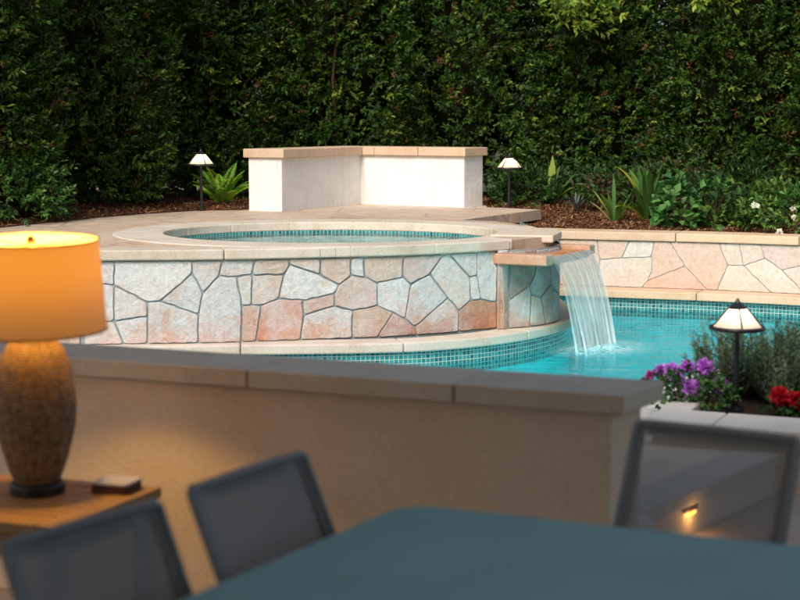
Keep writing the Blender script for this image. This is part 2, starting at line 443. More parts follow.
# ------------------------------------------------------------------ stone veneers (drawn stone by stone: along the wall, height)
SPA_ST= [[(4.372, 0.745), (4.809, 0.745), (4.814, 0.671), (4.625, 0.51), (4.551, 0.505), (4.364, 0.606)], [(4.809, 0.745), (4.985, 0.745), (4.963, 0.651), (4.873, 0.554), (4.814, 0.671)], [(4.814, 0.671), (4.873, 0.554), (4.845, 0.429), (4.625, 0.51)], [(4.364, 0.606), (4.551, 0.505), (4.555, 0.424), (4.36, 0.397)], [(4.36, 0.397), (4.555, 0.424), (4.549, 0.262), (4.414, 0.262)], [(4.551, 0.505), (4.625, 0.51), (4.845, 0.429), (4.84, 0.262), (4.549, 0.262), (4.555, 0.424)], [(4.985, 0.745), (5.174, 0.745), (5.158, 0.654), (5.067, 0.646), (4.963, 0.651)], [(4.963, 0.651), (5.067, 0.646), (5.095, 0.473), (5.089, 0.262), (4.84, 0.262), (4.845, 0.429), (4.873, 0.554)], [(5.067, 0.646), (5.158, 0.654), (5.153, 0.479), (5.095, 0.473)], [(5.174, 0.745), (5.377, 0.745), (5.38, 0.713), (5.347, 0.649), (5.158, 0.654)], [(5.158, 0.654), (5.347, 0.649), (5.31, 0.509), (5.209, 0.476), (5.153, 0.479)], [(5.095, 0.473), (5.153, 0.479), (5.209, 0.476), (5.178, 0.262), (5.089, 0.262)], [(5.209, 0.476), (5.31, 0.509), (5.465, 0.498), (5.453, 0.487), (5.461, 0.41), (5.439, 0.262), (5.178, 0.262)], [(5.377, 0.745), (5.562, 0.745), (5.562, 0.643), (5.38, 0.713)], [(5.38, 0.713), (5.562, 0.643), (5.676, 0.581), (5.652, 0.534), (5.465, 0.498), (5.31, 0.509), (5.347, 0.649)], [(5.562, 0.745), (5.747, 0.745), (5.747, 0.636), (5.676, 0.581), (5.562, 0.643)], [(5.465, 0.498), (5.652, 0.534), (5.645, 0.457), (5.461, 0.41), (5.453, 0.487)], [(5.461, 0.41), (5.645, 0.457), (5.755, 0.43), (5.754, 0.262), (5.439, 0.262)], [(5.747, 0.636), (5.832, 0.623), (5.909, 0.586), (5.909, 0.452), (5.755, 0.43), (5.645, 0.457), (5.652, 0.534), (5.676, 0.581)], [(5.747, 0.745), (5.823, 0.745), (5.832, 0.623), (5.747, 0.636)], [(5.823, 0.745), (6.077, 0.745), (6.067, 0.617), (5.909, 0.586), (5.832, 0.623)], [(6.077, 0.745), (6.347, 0.745), (6.249, 0.627), (6.12, 0.573), (6.067, 0.617)], [(5.909, 0.586), (6.067, 0.617), (6.12, 0.573), (6.084, 0.363), (6.009, 0.409), (5.909, 0.452)], [(5.755, 0.43), (5.909, 0.452), (6.009, 0.409), (5.909, 0.262), (5.754, 0.262)], [(6.009, 0.409), (6.084, 0.363), (6.147, 0.311), (6.16, 0.262), (5.909, 0.262)], [(6.12, 0.573), (6.249, 0.627), (6.377, 0.475), (6.147, 0.311), (6.084, 0.363)], [(6.249, 0.627), (6.347, 0.745), (6.383, 0.745), (6.539, 0.594), (6.548, 0.452), (6.458, 0.39), (6.377, 0.475)], [(6.383, 0.745), (6.592, 0.745), (6.593, 0.604), (6.539, 0.594)], [(6.539, 0.594), (6.593, 0.604), (6.625, 0.453), (6.548, 0.452)], [(6.592, 0.745), (6.75, 0.745), (6.746, 0.428), (6.625, 0.453), (6.593, 0.604)], [(6.147, 0.311), (6.377, 0.475), (6.458, 0.39), (6.458, 0.262), (6.16, 0.262)], [(6.458, 0.39), (6.548, 0.452), (6.625, 0.453), (6.746, 0.428), (6.754, 0.262), (6.458, 0.262)], [(4.175, 0.745), (4.372, 0.745), (4.364, 0.606), (4.172, 0.614)], [(4.172, 0.614), (4.364, 0.606), (4.36, 0.397), (4.19, 0.394)], [(4.19, 0.394), (4.36, 0.397), (4.414, 0.262), (4.187, 0.262)]]
REC_ST= [[(0.011, 0.745), (0.224, 0.745), (0.207, 0.586), (0.157, 0.52), (0.013, 0.44)], [(0.224, 0.745), (0.352, 0.745), (0.382, 0.522), (0.266, 0.443), (0.174, 0.468), (0.157, 0.52), (0.207, 0.586)], [(0.013, 0.44), (0.157, 0.52), (0.174, 0.468), (0.169, 0.262), (0.015, 0.262)], [(0.174, 0.468), (0.266, 0.443), (0.313, 0.262), (0.169, 0.262)], [(0.266, 0.443), (0.382, 0.522), (0.412, 0.487), (0.419, 0.262), (0.313, 0.262)], [(0.352, 0.745), (0.534, 0.745), (0.544, 0.429), (0.412, 0.487), (0.382, 0.522)], [(0.412, 0.487), (0.544, 0.429), (0.554, 0.262), (0.419, 0.262)]]
FAR_ST= [[(0.524, 0.622), (0.818, 0.622), (0.843, 0.467), (0.829, 0.349), (0.877, 0.262), (0.528, 0.262)], [(0.818, 0.622), (1.068, 0.622), (1.015, 0.487), (0.843, 0.467)], [(1.068, 0.622), (1.261, 0.622), (1.247, 0.501), (1.015, 0.487)], [(0.843, 0.467), (1.015, 0.487), (1.247, 0.501), (1.249, 0.4), (1.212, 0.314), (1.174, 0.262), (0.877, 0.262), (0.829, 0.349)], [(1.261, 0.622), (1.384, 0.622), (1.502, 0.439), (1.212, 0.314), (1.249, 0.4), (1.247, 0.501)], [(1.502, 0.439), (1.677, 0.262), (1.174, 0.262), (1.212, 0.314)], [(1.384, 0.622), (1.758, 0.622), (1.829, 0.453), (1.75, 0.262), (1.677, 0.262), (1.502, 0.439)], [(1.758, 0.622), (1.909, 0.622), (1.947, 0.458), (1.829, 0.453)], [(1.909, 0.622), (2.068, 0.622), (2.107, 0.517), (1.947, 0.458)], [(1.829, 0.453), (1.947, 0.458), (2.159, 0.262), (1.75, 0.262)], [(1.947, 0.458), (2.107, 0.517), (2.237, 0.435), (2.412, 0.262), (2.159, 0.262)], [(2.068, 0.622), (2.455, 0.622), (2.458, 0.497), (2.237, 0.435), (2.107, 0.517)], [(2.237, 0.435), (2.458, 0.497), (2.465, 0.262), (2.412, 0.262)]]
SPA_S0= 4.172 
FAR_S1= 2.465
def inset_poly(P, d):
    a = sum(P[i][0] * P[(i + 1) % len(P)][1] - P[(i + 1) % len(P)][0] * P[i][1] for i in range(len(P)))
    if a < 0: P = P[::-1]
    out = []; n = len(P)
    for i in range(n):
        p, c, q = P[i - 1], P[i], P[(i + 1) % n]
        e1 = (c[0] - p[0], c[1] - p[1]); e2 = (q[0] - c[0], q[1] - c[1]); l1 = math.hypot(*e1) or 1; l2 = math.hypot(*e2) or 1
        n1 = (-e1[1] / l1, e1[0] / l1); n2 = (-e2[1] / l2, e2[0] / l2); m = (n1[0] + n2[0], n1[1] + n2[1]); l = math.hypot(*m) or 1; m = (m[0] / l, m[1] / l)
        k = min(1 / max(m[0] * n1[0] + m[1] * n1[1], .45), 2.0); out.append((c[0] + m[0] * d * k, c[1] + m[1] * d * k))
    return out
def round_poly(P, r):
    out = []; n = len(P)
    for i in range(n):
        p, c, q = P[i - 1], P[i], P[(i + 1) % n]
        def toward(a, b, d):
            L = math.dist(a, b) or 1; d = min(d, L * .3); return (a[0] + (b[0] - a[0]) * d / L, a[1] + (b[1] - a[1]) * d / L)
        s, e = toward(c, p, r), toward(c, q, r); out += [s, ((s[0] + e[0] + 2 * c[0]) / 4, (s[1] + e[1] + 2 * c[1]) / 4), e]
    return out
def veneer(polys, path, cols, seed, gap=.0048, thick=.010):
    rnd = random.Random(seed); mb = MB(); sl = seglen(path)
    from mathutils import noise as mn
    def W(s, z, d):
        p, n = at(path, sl, s); return (p[0] + n[0] * d, p[1] + n[1] * d, z)
    for k, P in enumerate(polys):
        g = gap * rnd.uniform(.75, 1.35); Q = round_poly(inset_poly(P, g), .012); D = []
        for a, b in zip(Q, Q[1:] + Q[:1]):
            m = max(1, int(math.dist(a, b) / .03))
            for i in range(m):
                t = i / m; x, z = a[0] + (b[0] - a[0]) * t, a[1] + (b[1] - a[1]) * t
                D.append((x + .006 * mn.noise((x * 22, z * 22, seed)) + .0025 * mn.noise((x * 90, z * 90, seed)), min(max(z + .006 * mn.noise((x * 22, z * 22, seed + 9)) + .0025 * mn.noise((x * 90, z * 90, 4)), .261), .75)))
        cx = sum(p[0] for p in D) / len(D); cz = sum(p[1] for p in D) / len(D); th = thick * rnd.uniform(.8, 1.3)
        n = len(D); vs = []
        for f, d in ((1, 0), (1, th * .8), (.975, th), (.65, th), (.3, th)): vs += [W(cx + (x - cx) * f, cz + (z - cz) * f, d + (.003 * mn.noise((x * 9 * f, z * 9, 5)) if f < .9 else 0)) for x, z in D]
        vs.append(W(cx, cz, th)); fs = []
        for j in range(4):
            for i in range(n): fs.append((j * n + i, j * n + (i + 1) % n, (j + 1) * n + (i + 1) % n, (j + 1) * n + i))
        for i in range(n): fs.append((4 * n + i, 4 * n + (i + 1) % n, 5 * n))
        c = cols(k, rnd); mb.add(vs, fs, 0, c)
    return mb
def voronoi(s0, s1, z0, z1, size, seed):
    rnd = random.Random(seed); seeds = []; x = s0
    while x < s1 + size:
        for r in range(2): seeds.append((x + rnd.uniform(0, size * .9), z0 + (z1 - z0) * (.25 + .5 * r) + rnd.uniform(-.07, .07)))
        x += size
    out = []
    for p in seeds:
        P = [(s0, z0), (s1, z0), (s1, z1), (s0, z1)]
        for q in seeds:
            if q == p: continue
            mx, mz = (p[0] + q[0]) / 2, (p[1] + q[1]) / 2; nx, nz = q[0] - p[0], q[1] - p[1]; N_ = []
            for a, b in zip(P, P[1:] + P[:1]):
                da = (a[0] - mx) * nx + (a[1] - mz) * nz; db = (b[0] - mx) * nx + (b[1] - mz) * nz
                if da <= 0: N_.append(a)
                if da * db < 0: t = da / (da - db); N_.append((a[0] + (b[0] - a[0]) * t, a[1] + (b[1] - a[1]) * t))
            P = N_
            if len(P) < 3: break
        if len(P) >= 3: out.append(P)
    return out
PALE = [(.58, .57, .55), (.54, .55, .54), (.62, .61, .58), (.53, .53, .52), (.60, .54, .49)]
SPA_C = {10: (.56, .44, .36), 12: (.52, .19, .10), 11: (.53, .34, .26), 13: (.56, .42, .32), 15: (.56, .42, .34), 23: (.46, .33, .22), 24: (.40, .18, .13), 31: (.42, .23, .15), 16: (.55, .42, .36), 18: (.56, .45, .39), 21: (.54, .42, .37), 9: (.56, .44, .34), 20: (.56, .45, .37), 6: (.55, .50, .45)}
def c_spa(k, r):
    b = SPA_C.get(k, PALE[r.randrange(5)]); f = r.uniform(.93, 1.06); return tuple(v * f for v in b)
def c_rec(k, r): return [(.26, .20, .16), (.36, .34, .31), (.40, .38, .34), (.42, .38, .32), (.34, .31, .28), (.38, .38, .37), (.34, .32, .30)][k % 7]
PINK = [(.60, .42, .32), (.60, .43, .33), (.58, .53, .46), (.58, .50, .42), (.61, .43, .33), (.61, .42, .32), (.60, .43, .33), (.58, .46, .38), (.60, .48, .40), (.60, .51, .42), (.60, .52, .43), (.60, .45, .37), (.58, .50, .42)]
def c_far(k, r): f = r.uniform(.95, 1.05); return tuple(v * f for v in PINK[k % 13])
veneer(SPA_ST + voronoi(.02, SPA_S0, .262, .745, .38, 5), wall_main, c_spa, 3).build('flagstone_face', M['stone'], spa, smooth=False)
veneer(REC_ST, wall_recess, c_rec, 4, .005).build('flagstone_face', M['stone'], spa)
rw_ST = FAR_ST + voronoi(FAR_S1, seglen(far_wall)[-1] - .02, .262, .622, .42, 6)
# ------------------------------------------------------------------ spillway
mb = MB()
M['wet_stone'] = noisy('wet_orange_stone', (.34, .12, .05), (.52, .22, .10), 9, .35, .3, .004, 40, .5, (.58, .34, .20))
mb.prism([(.45, 9.98), (.62, 9.80), (.885, 9.66), (1.225, 10.34), (.95, 10.5), (.55, 10.7)], .665, .718)
mb.build('spillway_slab', M['wet_stone'], spa, bevel=.006)
M['rail'] = coping_mat('brown_rail_stone', (.40, .21, .12), (.48, .29, .19), (.54, .42, .34))
mb = MB(); mb.prism([(.575, 9.70), (.875, 9.545), (.925, 9.64), (.62, 9.80)], .680, .742); mb.build('spillway_rail', M['rail'], spa, bevel=.007)
mb = MB(); mb.prism([(1.23, 10.34), (1.275, 10.43), (.95, 10.58), (.9, 10.48)], .680, .742); mb.build('spillway_rail', M['rail'], spa, bevel=.007)
M['trickle'] = plain('running_water', (.42, .38, .33), .08)
M['copper'] = noisy('wet_rusty_corner', (.17, .14, .12), (.34, .19, .12), 22, .3, .8, .012, 30, .5, (.36, .34, .32), (1, 1, .25))
mb = MB(); mb.prism([(.600, 9.845), (.632, 9.825), (.668, 9.85), (.667, 9.89), (.61, 9.90)], .26, .75); mb.col = [(.36, .24, .17)] * len(mb.v); mb.build('corner_stone', M['stone'], spa, bevel=.008)
rnd = random.Random(9)
for k in range(2):
    x0 = .604 + .036 * k; y0 = 9.815 + .004 * k; mb = MB(); mb.tube([(x0 + rnd.uniform(-.003, .003), y0 - .012 + rnd.uniform(-.004, .004), .67 - .41 * i / 14) for i in range(15)], [rnd.uniform(.0015, .0035) for i in range(15)], 6); mb.build('trickle', M['trickle'], spa, smooth=True)

# ------------------------------------------------------------------ falling water
def fall_mat():
    m, t, b = newmat('falling_water'); t.nodes.remove(b); out = t.nodes['Material Output']
    v = coords(t, 'UV', (8, .9, 1)); f = noise(t, v, 1.6, 4, .6, .3)
    v2 = coords(t, 'UV', (30, 1.3, 1)); f2 = noise(t, v2, 1.3, 4, .7)
    dens = ramp(t, mix(t, f, f2, .38), [(.36, (.20,) * 3), (.52, (.50,) * 3), (.66, (.76,) * 3)])
    uvn = N(t, 'ShaderNodeTexCoord'); sp = N(t, 'ShaderNodeSeparateXYZ'); t.links.new(uvn.outputs['UV'], sp.inputs[0])
    g = N(t, 'ShaderNodeMapRange'); g.inputs[1].default_value = 0; g.inputs[2].default_value = 1; g.inputs[3].default_value = .75; g.inputs[4].default_value = 1.35
    t.links.new(sp.outputs[1], g.inputs[0])
    ml = N(t, 'ShaderNodeMath', operation='MULTIPLY'); t.links.new(dens, ml.inputs[0]); t.links.new(g.outputs[0], ml.inputs[1]); ml.use_clamp = True
    p = N(t, 'ShaderNodeBsdfPrincipled'); p.inputs['Base Color'].default_value = (.62, .64, .62, 1); p.inputs['Roughness'].default_value = .12
    tr = N(t, 'ShaderNodeBsdfTransparent'); tr.inputs['Color'].default_value = (.95, .98, .97, 1)
    bn = t.nodes.new('ShaderNodeBump'); bn.inputs['Strength'].default_value = .6; bn.inputs['Distance'].default_value = .02; t.links.new(f, bn.inputs['Height']); t.links.new(bn.outputs[0], p.inputs['Normal'])
    mx = t.nodes.new('ShaderNodeMixShader'); t.links.new(ml.outputs[0], mx.inputs[0]); t.links.new(tr.outputs[0], mx.inputs[1]); t.links.new(p.outputs[0], mx.inputs[2])
    t.links.new(mx.outputs[0], out.inputs[0]); return m
M['fall'] = fall_mat()
wf = thing('waterfall', 'sheet of clear water falling from the stone spillway into the turquoise pool', 'waterfall', (1.2, 9.95, WATER))
def fall_sheet(shift, seed, name):
    rnd = random.Random(seed); mb = MB(); nu, nv = 70, 26
    L1, L2 = Vector((.885, 9.655, .719)), Vector((1.225, 10.34, .719)); B1, B2 = Vector((1.16, 9.90, WATER - .03)), Vector((1.40, 10.30, WATER - .03))
    ph = [rnd.uniform(0, 6.28) for _ in range(4)]; vs = []; uv = []
    for j in range(nv + 1):
        t = j / nv; h = math.sqrt(t)
        for i in range(nu + 1):
            u = i / nu; a = L1.lerp(L2, u); b = B1.lerp(B2, u)
            p = a.lerp(b, h); p.z = .719 + (b.z - .719) * t
            r = (.006 * math.sin(u * 31 + ph[0]) + .004 * math.sin(u * 77 + ph[1] + t) + .003 * math.sin(u * 140 + ph[2])) * (.3 + t)
            p += Vector((.9, -.43, 0)) * (r + shift * h); vs.append(p); uv.append((u, t))
    fs = []; us = []
    for j in range(nv):
        for i in range(nu):
            k = j * (nu + 1) + i; f = (k, k + 1, k + nu + 2, k + nu + 1); fs.append(f); us.append([uv[q] for q in f])
    mb.add(vs, fs, uvs=us); return mb.build(name, M['fall'], wf, smooth=True)
fall_sheet(0, 1, 'water_sheet'); fall_sheet(-.05, 5, 'water_sheet')
def foam_mat():
    m, t, b = newmat('foam'); out = t.nodes['Material Output']; v = coords(t)
    f = noise(t, v, 14, 6, .7, .8); uvn = N(t, 'ShaderNodeTexCoord'); sp = N(t, 'ShaderNodeSeparateXYZ'); t.links.new(uvn.outputs['UV'], sp.inputs[0])
    ml = N(t, 'ShaderNodeMath', operation='MULTIPLY'); t.links.new(ramp(t, f, [(.36, (0,) * 3), (.60, (1,) * 3)]), ml.inputs[0]); t.links.new(sp.outputs[0], ml.inputs[1])
    b.inputs['Base Color'].default_value = (.55, .85, .88, 1); b.inputs['Roughness'].default_value = .3
    tr = N(t, 'ShaderNodeBsdfTransparent'); mx = t.nodes.new('ShaderNodeMixShader')
    t.links.new(ml.outputs[0], mx.inputs[0]); t.links.new(tr.outputs[0], mx.inputs[1]); t.links.new(b.outputs[0], mx.inputs[2]); t.links.new(mx.outputs[0], out.inputs[0]); return m
mb = MB(); rn = 10; an = 48; vs = []; uvl = []
for j in range(rn + 1):
    for i in range(an):
        a = 2 * math.pi * i / an; r = j / rn
        x_, y_ = .48 * r * math.cos(a), .34 * r * math.sin(a); c_, s_ = math.cos(R(58)), math.sin(R(58))
        vs.append((1.27 + x_ * c_ - y_ * s_, 10.0 + x_ * s_ + y_ * c_, WATER + .006 + .02 * max(0, 1 - r) * (1 + math.sin(a * 9 + r * 20)) * .5)); uvl.append((1 - r, 0))
fs = []; us = []
for j in range(rn):
    for i in range(an):
        f = (j * an + i, j * an + (i + 1) % an, (j + 1) * an + (i + 1) % an, (j + 1) * an + i); fs.append(f); us.append([uvl[q] for q in f])
mb.add(vs, fs, uvs=us); mb.build('foam', foam_mat(), wf, smooth=True)

# ------------------------------------------------------------------ pool
mb = MB()
mb.add([(-6, 7.4, -1.15), (6.5, 7.4, -1.15), (6.5, 13, -1.15), (-6, 13, -1.15)], [(0, 1, 2, 3)])
mb.add([(-6, 7.48, -1.2), (6.5, 7.48, -1.2), (6.5, 7.48, .23), (-6, 7.48, .23)], [(0, 1, 2, 3)])
mb.add([(-5.8, 7.4, -1.2), (-5.8, 13, -1.2), (-5.8, 13, .23), (-5.8, 7.4, .23)], [(0, 1, 2, 3)])
mb.add([(6.2, 7.4, -1.2), (6.2, 13, -1.2), (6.2, 13, .23), (6.2, 7.4, .23)], [(0, 1, 2, 3)])
mb.strip(offset(tile_path, -.004), -1.2, .055); mb.strip(offset(far_tile, -.004), -1.2, .055)
struct(mb.build('pool_basin', M['plaster']))
mb = MB(); mb.add([(-5.9, 7.47, WATER), (6.3, 7.47, WATER), (6.3, 12.9, WATER), (-5.9, 12.9, WATER)], [(0, 1, 2, 3)])
struct(mb.build('pool_water', M['water']))

# ------------------------------------------------------------------ retaining wall of the planted bed
rw = thing('retaining_wall', 'low pink flagstone retaining wall with tan coping along the far side of the pool', 'wall', (2.28, 12.2, 0))
mb = MB(); mb.strip(far_wall, -1.2, .625); mb.build('wall_body', M['grout'], rw)
veneer(rw_ST, far_wall, c_far, 8, .0028, .007).build('flagstone_face', M['stone_smooth'], rw)
mb = MB(); blocks(mb, far, .30, .625, .69, .93, .005, .5); mb.build('coping', M['coping_warm'], rw, bevel=.008)
mb = MB(); blocks(mb, far_ledge, .25, .20, .26, .93, .005, .7); mb.build('ledge', M['coping_warm'], rw, bevel=.008)
mb = MB(); mb.strip(far_tile, -.02, .20); mb.build('tile_band', M['tile'], rw)

# ------------------------------------------------------------------ mulch
def gz(y):
    u = min(max((y - 12.8) / 1.6, 0), 1); return .665 + .12 * u * u * (3 - 2 * u)
def mulch_sheet(poly, z, name, dens, mound=.05, bank=False):
    bm = bmesh.new(); vs = [bm.verts.new((x, y, z)) for x, y in poly]
    ed = [bm.edges.new((vs[i], vs[(i + 1) % len(vs)])) for i in range(len(vs))]
    bmesh.ops.triangle_fill(bm, edges=ed, use_beauty=True, normal=(0, 0, 1))
    for _ in range(5): bmesh.ops.subdivide_edges(bm, edges=[e for e in bm.edges if e.calc_length() > .15], cuts=1)
    bmesh.ops.triangulate(bm, faces=bm.faces[:])
    from mathutils import noise as mn
    for v in bm.verts:
        if not v.is_boundary: v.co.z += mound * (.5 + mn.noise(v.co * 3)) + .012 * mn.noise(v.co * 23)
        if bank: v.co.z += gz(v.co.y) - .665
    tris = [(tuple(v.co for v in f.verts), f.calc_area()) for f in bm.faces]
    me = bpy.data.meshes.new(name)
    # bark chips
    rnd = random.Random(3); tot = sum(a for _, a in tris)
    for (a, b, c), ar in tris:
        k = ar * dens; k = int(k) + (rnd.random() < k % 1)
        for _ in range(k):
            u, v = rnd.random(), rnd.random()
            if u + v > 1: u, v = 1 - u, 1 - v
            p = a + (b - a) * u + (c - a) * v + Vector((0, 0, rnd.uniform(0, .012)))
            d = Vector((rnd.gauss(0, 1), rnd.gauss(0, 1), rnd.gauss(0, .5))).normalized(); s_ = d.cross(Vector((rnd.gauss(0, .4), rnd.gauss(0, .4), 1))).normalized()
            L_ = rnd.uniform(.008, .024); W_ = rnd.uniform(.003, .006)
            q = [bm.verts.new(p + d * L_ + s_ * W_), bm.verts.new(p - d * L_ + s_ * W_), bm.verts.new(p - d * L_ - s_ * W_), bm.verts.new(p + d * L_ - s_ * W_)]
            bm.faces.new(q).material_index = 1 + (rnd.random() < .3)
    bm.to_mesh(me); bm.free()
    for mm in (M['mulch'], M['chip'], M['chip2']): me.materials.append(mm)
    o = bpy.data.objects.new(name, me); COL.objects.link(o); o['kind'] = 'stuff'; tag(o, 'loose brown bark mulch spread under the hedge and plants', 'mulch'); return o
M['chip'] = noisy('bark_chip', (.07, .029, .012), (.16, .07, .03), 9, .9, 0, spec=.2)
M['chip2'] = noisy('pale_bark_chip', (.22, .11, .05), (.32, .18, .09), 9, .9, 0, spec=.2)
bed = offset(far, .27)
struct_mulch = mulch_sheet([p for p in bed if p[0] > .9] + [(6.5, 17), (.70, 17), (.70, 14.6), (.70, 13.2), (.30, 12.1), (.98, 11.9)], .665, 'mulch', 2600, bank=True)
mulch_sheet([(-6, 10.2), (-3.6, 10.45), (-2.78, 11.12), (-2.5, 11.79), (-2.3, 12.28), (-2.0, 12.81), (-1.655, 13.24), (-1.33, 13.3), (-1.26, 13.42), (-.66, 14.55), (-.36, 14.72), (.60, 14.06), (.72, 13.98), (.74, 14.7), (.74, 17), (-6, 17)], .810, 'mulch', 900)

# ------------------------------------------------------------------ white seat wall on the upper deck
sw = thing('seat_wall', 'angled white stucco seat wall with tan coping in front of the hedge', 'wall', (-.35, 14.2, .805))
def ribbon(path, w0, w1):       # w0 / w1 = offsets of the front and back faces
    def off(d):
        n = len(path); out = []
        for i in range(n):
            def nrm(a, b):
                dx, dy = b[0] - a[0], b[1] - a[1]; l = math.hypot(dx, dy); return (-dy / l, dx / l)
            if i == 0: m = nrm(path[0], path[1]); k = 1
            elif i == n - 1: m = nrm(path[-2], path[-1]); k = 1
            else:
                a = nrm(path[i - 1], path[i]); b = nrm(path[i], path[i + 1]); m = (a[0] + b[0], a[1] + b[1]); l = math.hypot(*m); m = (m[0] / l, m[1] / l); k = 1 / (m[0] * a[0] + m[1] * a[1])
            out.append((path[i][0] + m[0] * d * k, path[i][1] + m[1] * d * k))
        return out
    return off(w0), off(w1)
sp_ = [(-.966, 13.09), (-.348, 14.276), (.548, 13.70)]
a, b = ribbon(sp_, 0, .32); mb = MB(); mb.prism(a + b[::-1], .80, 1.245); mb.build('wall_body', M['stucco_white'], sw, bevel=.006)
ext = lambda p, q, d: (p[0] + (p[0] - q[0]) / math.dist(p, q) * d, p[1] + (p[1] - q[1]) / math.dist(p, q) * d)
sc_ = [ext(sp_[0], sp_[1], .03), sp_[1], ext(sp_[2], sp_[1], .03)]
a, b = ribbon(sc_, -.035, .355); mb = MB()
def quadpieces(a, b, cuts, mb):
    for u0, u1 in zip(cuts, cuts[1:]):
        L = math.dist(a[0], a[1]); g = .002 / L
        l = lambda p, q, t: (p[0] + (q[0] - p[0]) * t, p[1] + (q[1] - p[1]) * t)
        k = random.uniform(.94, 1.05)
        mb.prism([l(a[0], a[1], u0 + g), l(a[0], a[1], u1 - g), l(b[0], b[1], u1 - g), l(b[0], b[1], u0 + g)], 1.242, 1.315, 0, (k, k, k))
quadpieces(a[:2], b[:2], [0, .33, .68, 1], mb); quadpieces(a[1:], b[1:], [0, .12, .55, 1], mb)
mb.build('coping', M['coping_warm'], sw, bevel=.006)

# ------------------------------------------------------------------ foliage tools (numpy)
def leaves_np(rng, P, D, Nn, L, W, colr, curl=.15):
    """P,D,Nn: (n,3) base, direction, normal. returns verts, tris, colours"""
    D = D / np.linalg.norm(D, axis=1, keepdims=True); Sd = np.cross(D, Nn); Sd /= np.linalg.norm(Sd, axis=1, keepdims=True) + 1e-9
    Up = np.cross(Sd, D); L = L[:, None]; W = W[:, None]
    v0 = P; v2 = P + D * L - Up * L * curl
    v1 = P + D * L * .5 + Sd * W * .5 + Up * W * .18; v3 = P + D * L * .5 - Sd * W * .5 + Up * W * .18
    V = np.stack([v0, v1, v2, v3], 1).reshape(-1, 3); n = len(P); b = np.arange(n)[:, None] * 4
    T = np.concatenate([b + [0, 2, 1], b + [0, 3, 2]], 1).reshape(-1, 3)
    C = np.repeat(colr, 4, axis=0); return V, T, C
def np_mesh(name, parts, mats, parent=None, local=True):
    """parts: list of (V,T,C,matindex)"""
    V = np.concatenate([p[0] for p in parts]); off = 0; Ts = []; Mi = []
    for p in parts: Ts.append(p[1] + off); off += len(p[0]); Mi.append(np.full(len(p[1]), p[3]))
    T = np.concatenate(Ts); C = np.concatenate([p[2] for p in parts]); Mi = np.concatenate(Mi)
    me = bpy.data.meshes.new(name); me.vertices.add(len(V)); me.vertices.foreach_set('co', V.astype(np.float32).ravel())
    me.loops.add(len(T) * 3); me.loops.foreach_set('vertex_index', T.astype(np.int32).ravel())
    me.polygons.add(len(T)); me.polygons.foreach_set('loop_start', np.arange(len(T), dtype=np.int32) * 3); me.polygons.foreach_set('material_index', Mi.astype(np.int32))
    at_ = me.color_attributes.new('tone', 'FLOAT_COLOR', 'POINT'); at_.data.foreach_set('color', np.concatenate([C, np.ones((len(C), 1))], 1).astype(np.float32).ravel())
    for m in mats: me.materials.append(m)
    me.update(calc_edges=True); me.validate()
    o = bpy.data.objects.new(name, me); COL.objects.link(o)
    if parent: o.parent = parent
    return o
def sprays(rng, centers, outdir, n_per, L, W, palette, spread=.09, pal_p=None):
    """short leafy shoots: leaves alternate along a stem that grows outwards"""
    m = len(centers); out = outdir + rng.normal(0, .45, (m, 3)); out[:, 2] += .25; out /= np.linalg.norm(out, axis=1, keepdims=True)
    pi = rng.choice(len(palette), m, p=pal_p); pc = palette[pi]
    P = np.repeat(centers, n_per, 0); O = np.repeat(out, n_per, 0); k = np.tile(np.arange(n_per), m) / n_per
    P = P + O * (k * spread * 1.6)[:, None] + rng.normal(0, .006, P.shape)
    rad = rng.normal(0, 1, P.shape); rad -= O * (rad * O).sum(1, keepdims=True); rad /= np.linalg.norm(rad, axis=1, keepdims=True)
    D = rad * (.9 - .5 * k)[:, None] + O * (.5 + .5 * k)[:, None]; D[:, 2] -= .1
    Nn = O + rng.normal(0, .35, P.shape); Nn[:, 2] += .5
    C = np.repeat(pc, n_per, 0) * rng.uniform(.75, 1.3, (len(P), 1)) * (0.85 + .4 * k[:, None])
    return leaves_np(rng, P, D, Nn, L * rng.uniform(.7, 1.25, len(P)), W * rng.uniform(.8, 1.2, len(P)), np.clip(C, 0, 1))
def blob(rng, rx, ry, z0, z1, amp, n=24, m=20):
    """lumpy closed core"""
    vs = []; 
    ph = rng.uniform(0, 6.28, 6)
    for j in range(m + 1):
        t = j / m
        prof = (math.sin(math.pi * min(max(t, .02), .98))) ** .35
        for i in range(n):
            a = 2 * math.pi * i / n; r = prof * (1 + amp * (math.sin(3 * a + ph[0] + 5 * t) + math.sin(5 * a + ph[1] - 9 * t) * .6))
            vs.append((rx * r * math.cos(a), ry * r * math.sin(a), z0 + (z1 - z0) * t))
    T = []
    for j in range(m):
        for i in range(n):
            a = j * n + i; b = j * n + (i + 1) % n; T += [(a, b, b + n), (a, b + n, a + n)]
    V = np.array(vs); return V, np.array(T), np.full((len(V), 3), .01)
PAL_H = np.array([(.013, .034, .004), (.024, .058, .006), (.042, .090, .009), (.078, .130, .014), (.046, .095, .016), (.095, .048, .013), (.15, .18, .025)])
PP = [.25, .29, .22, .085, .10, .035, .02]

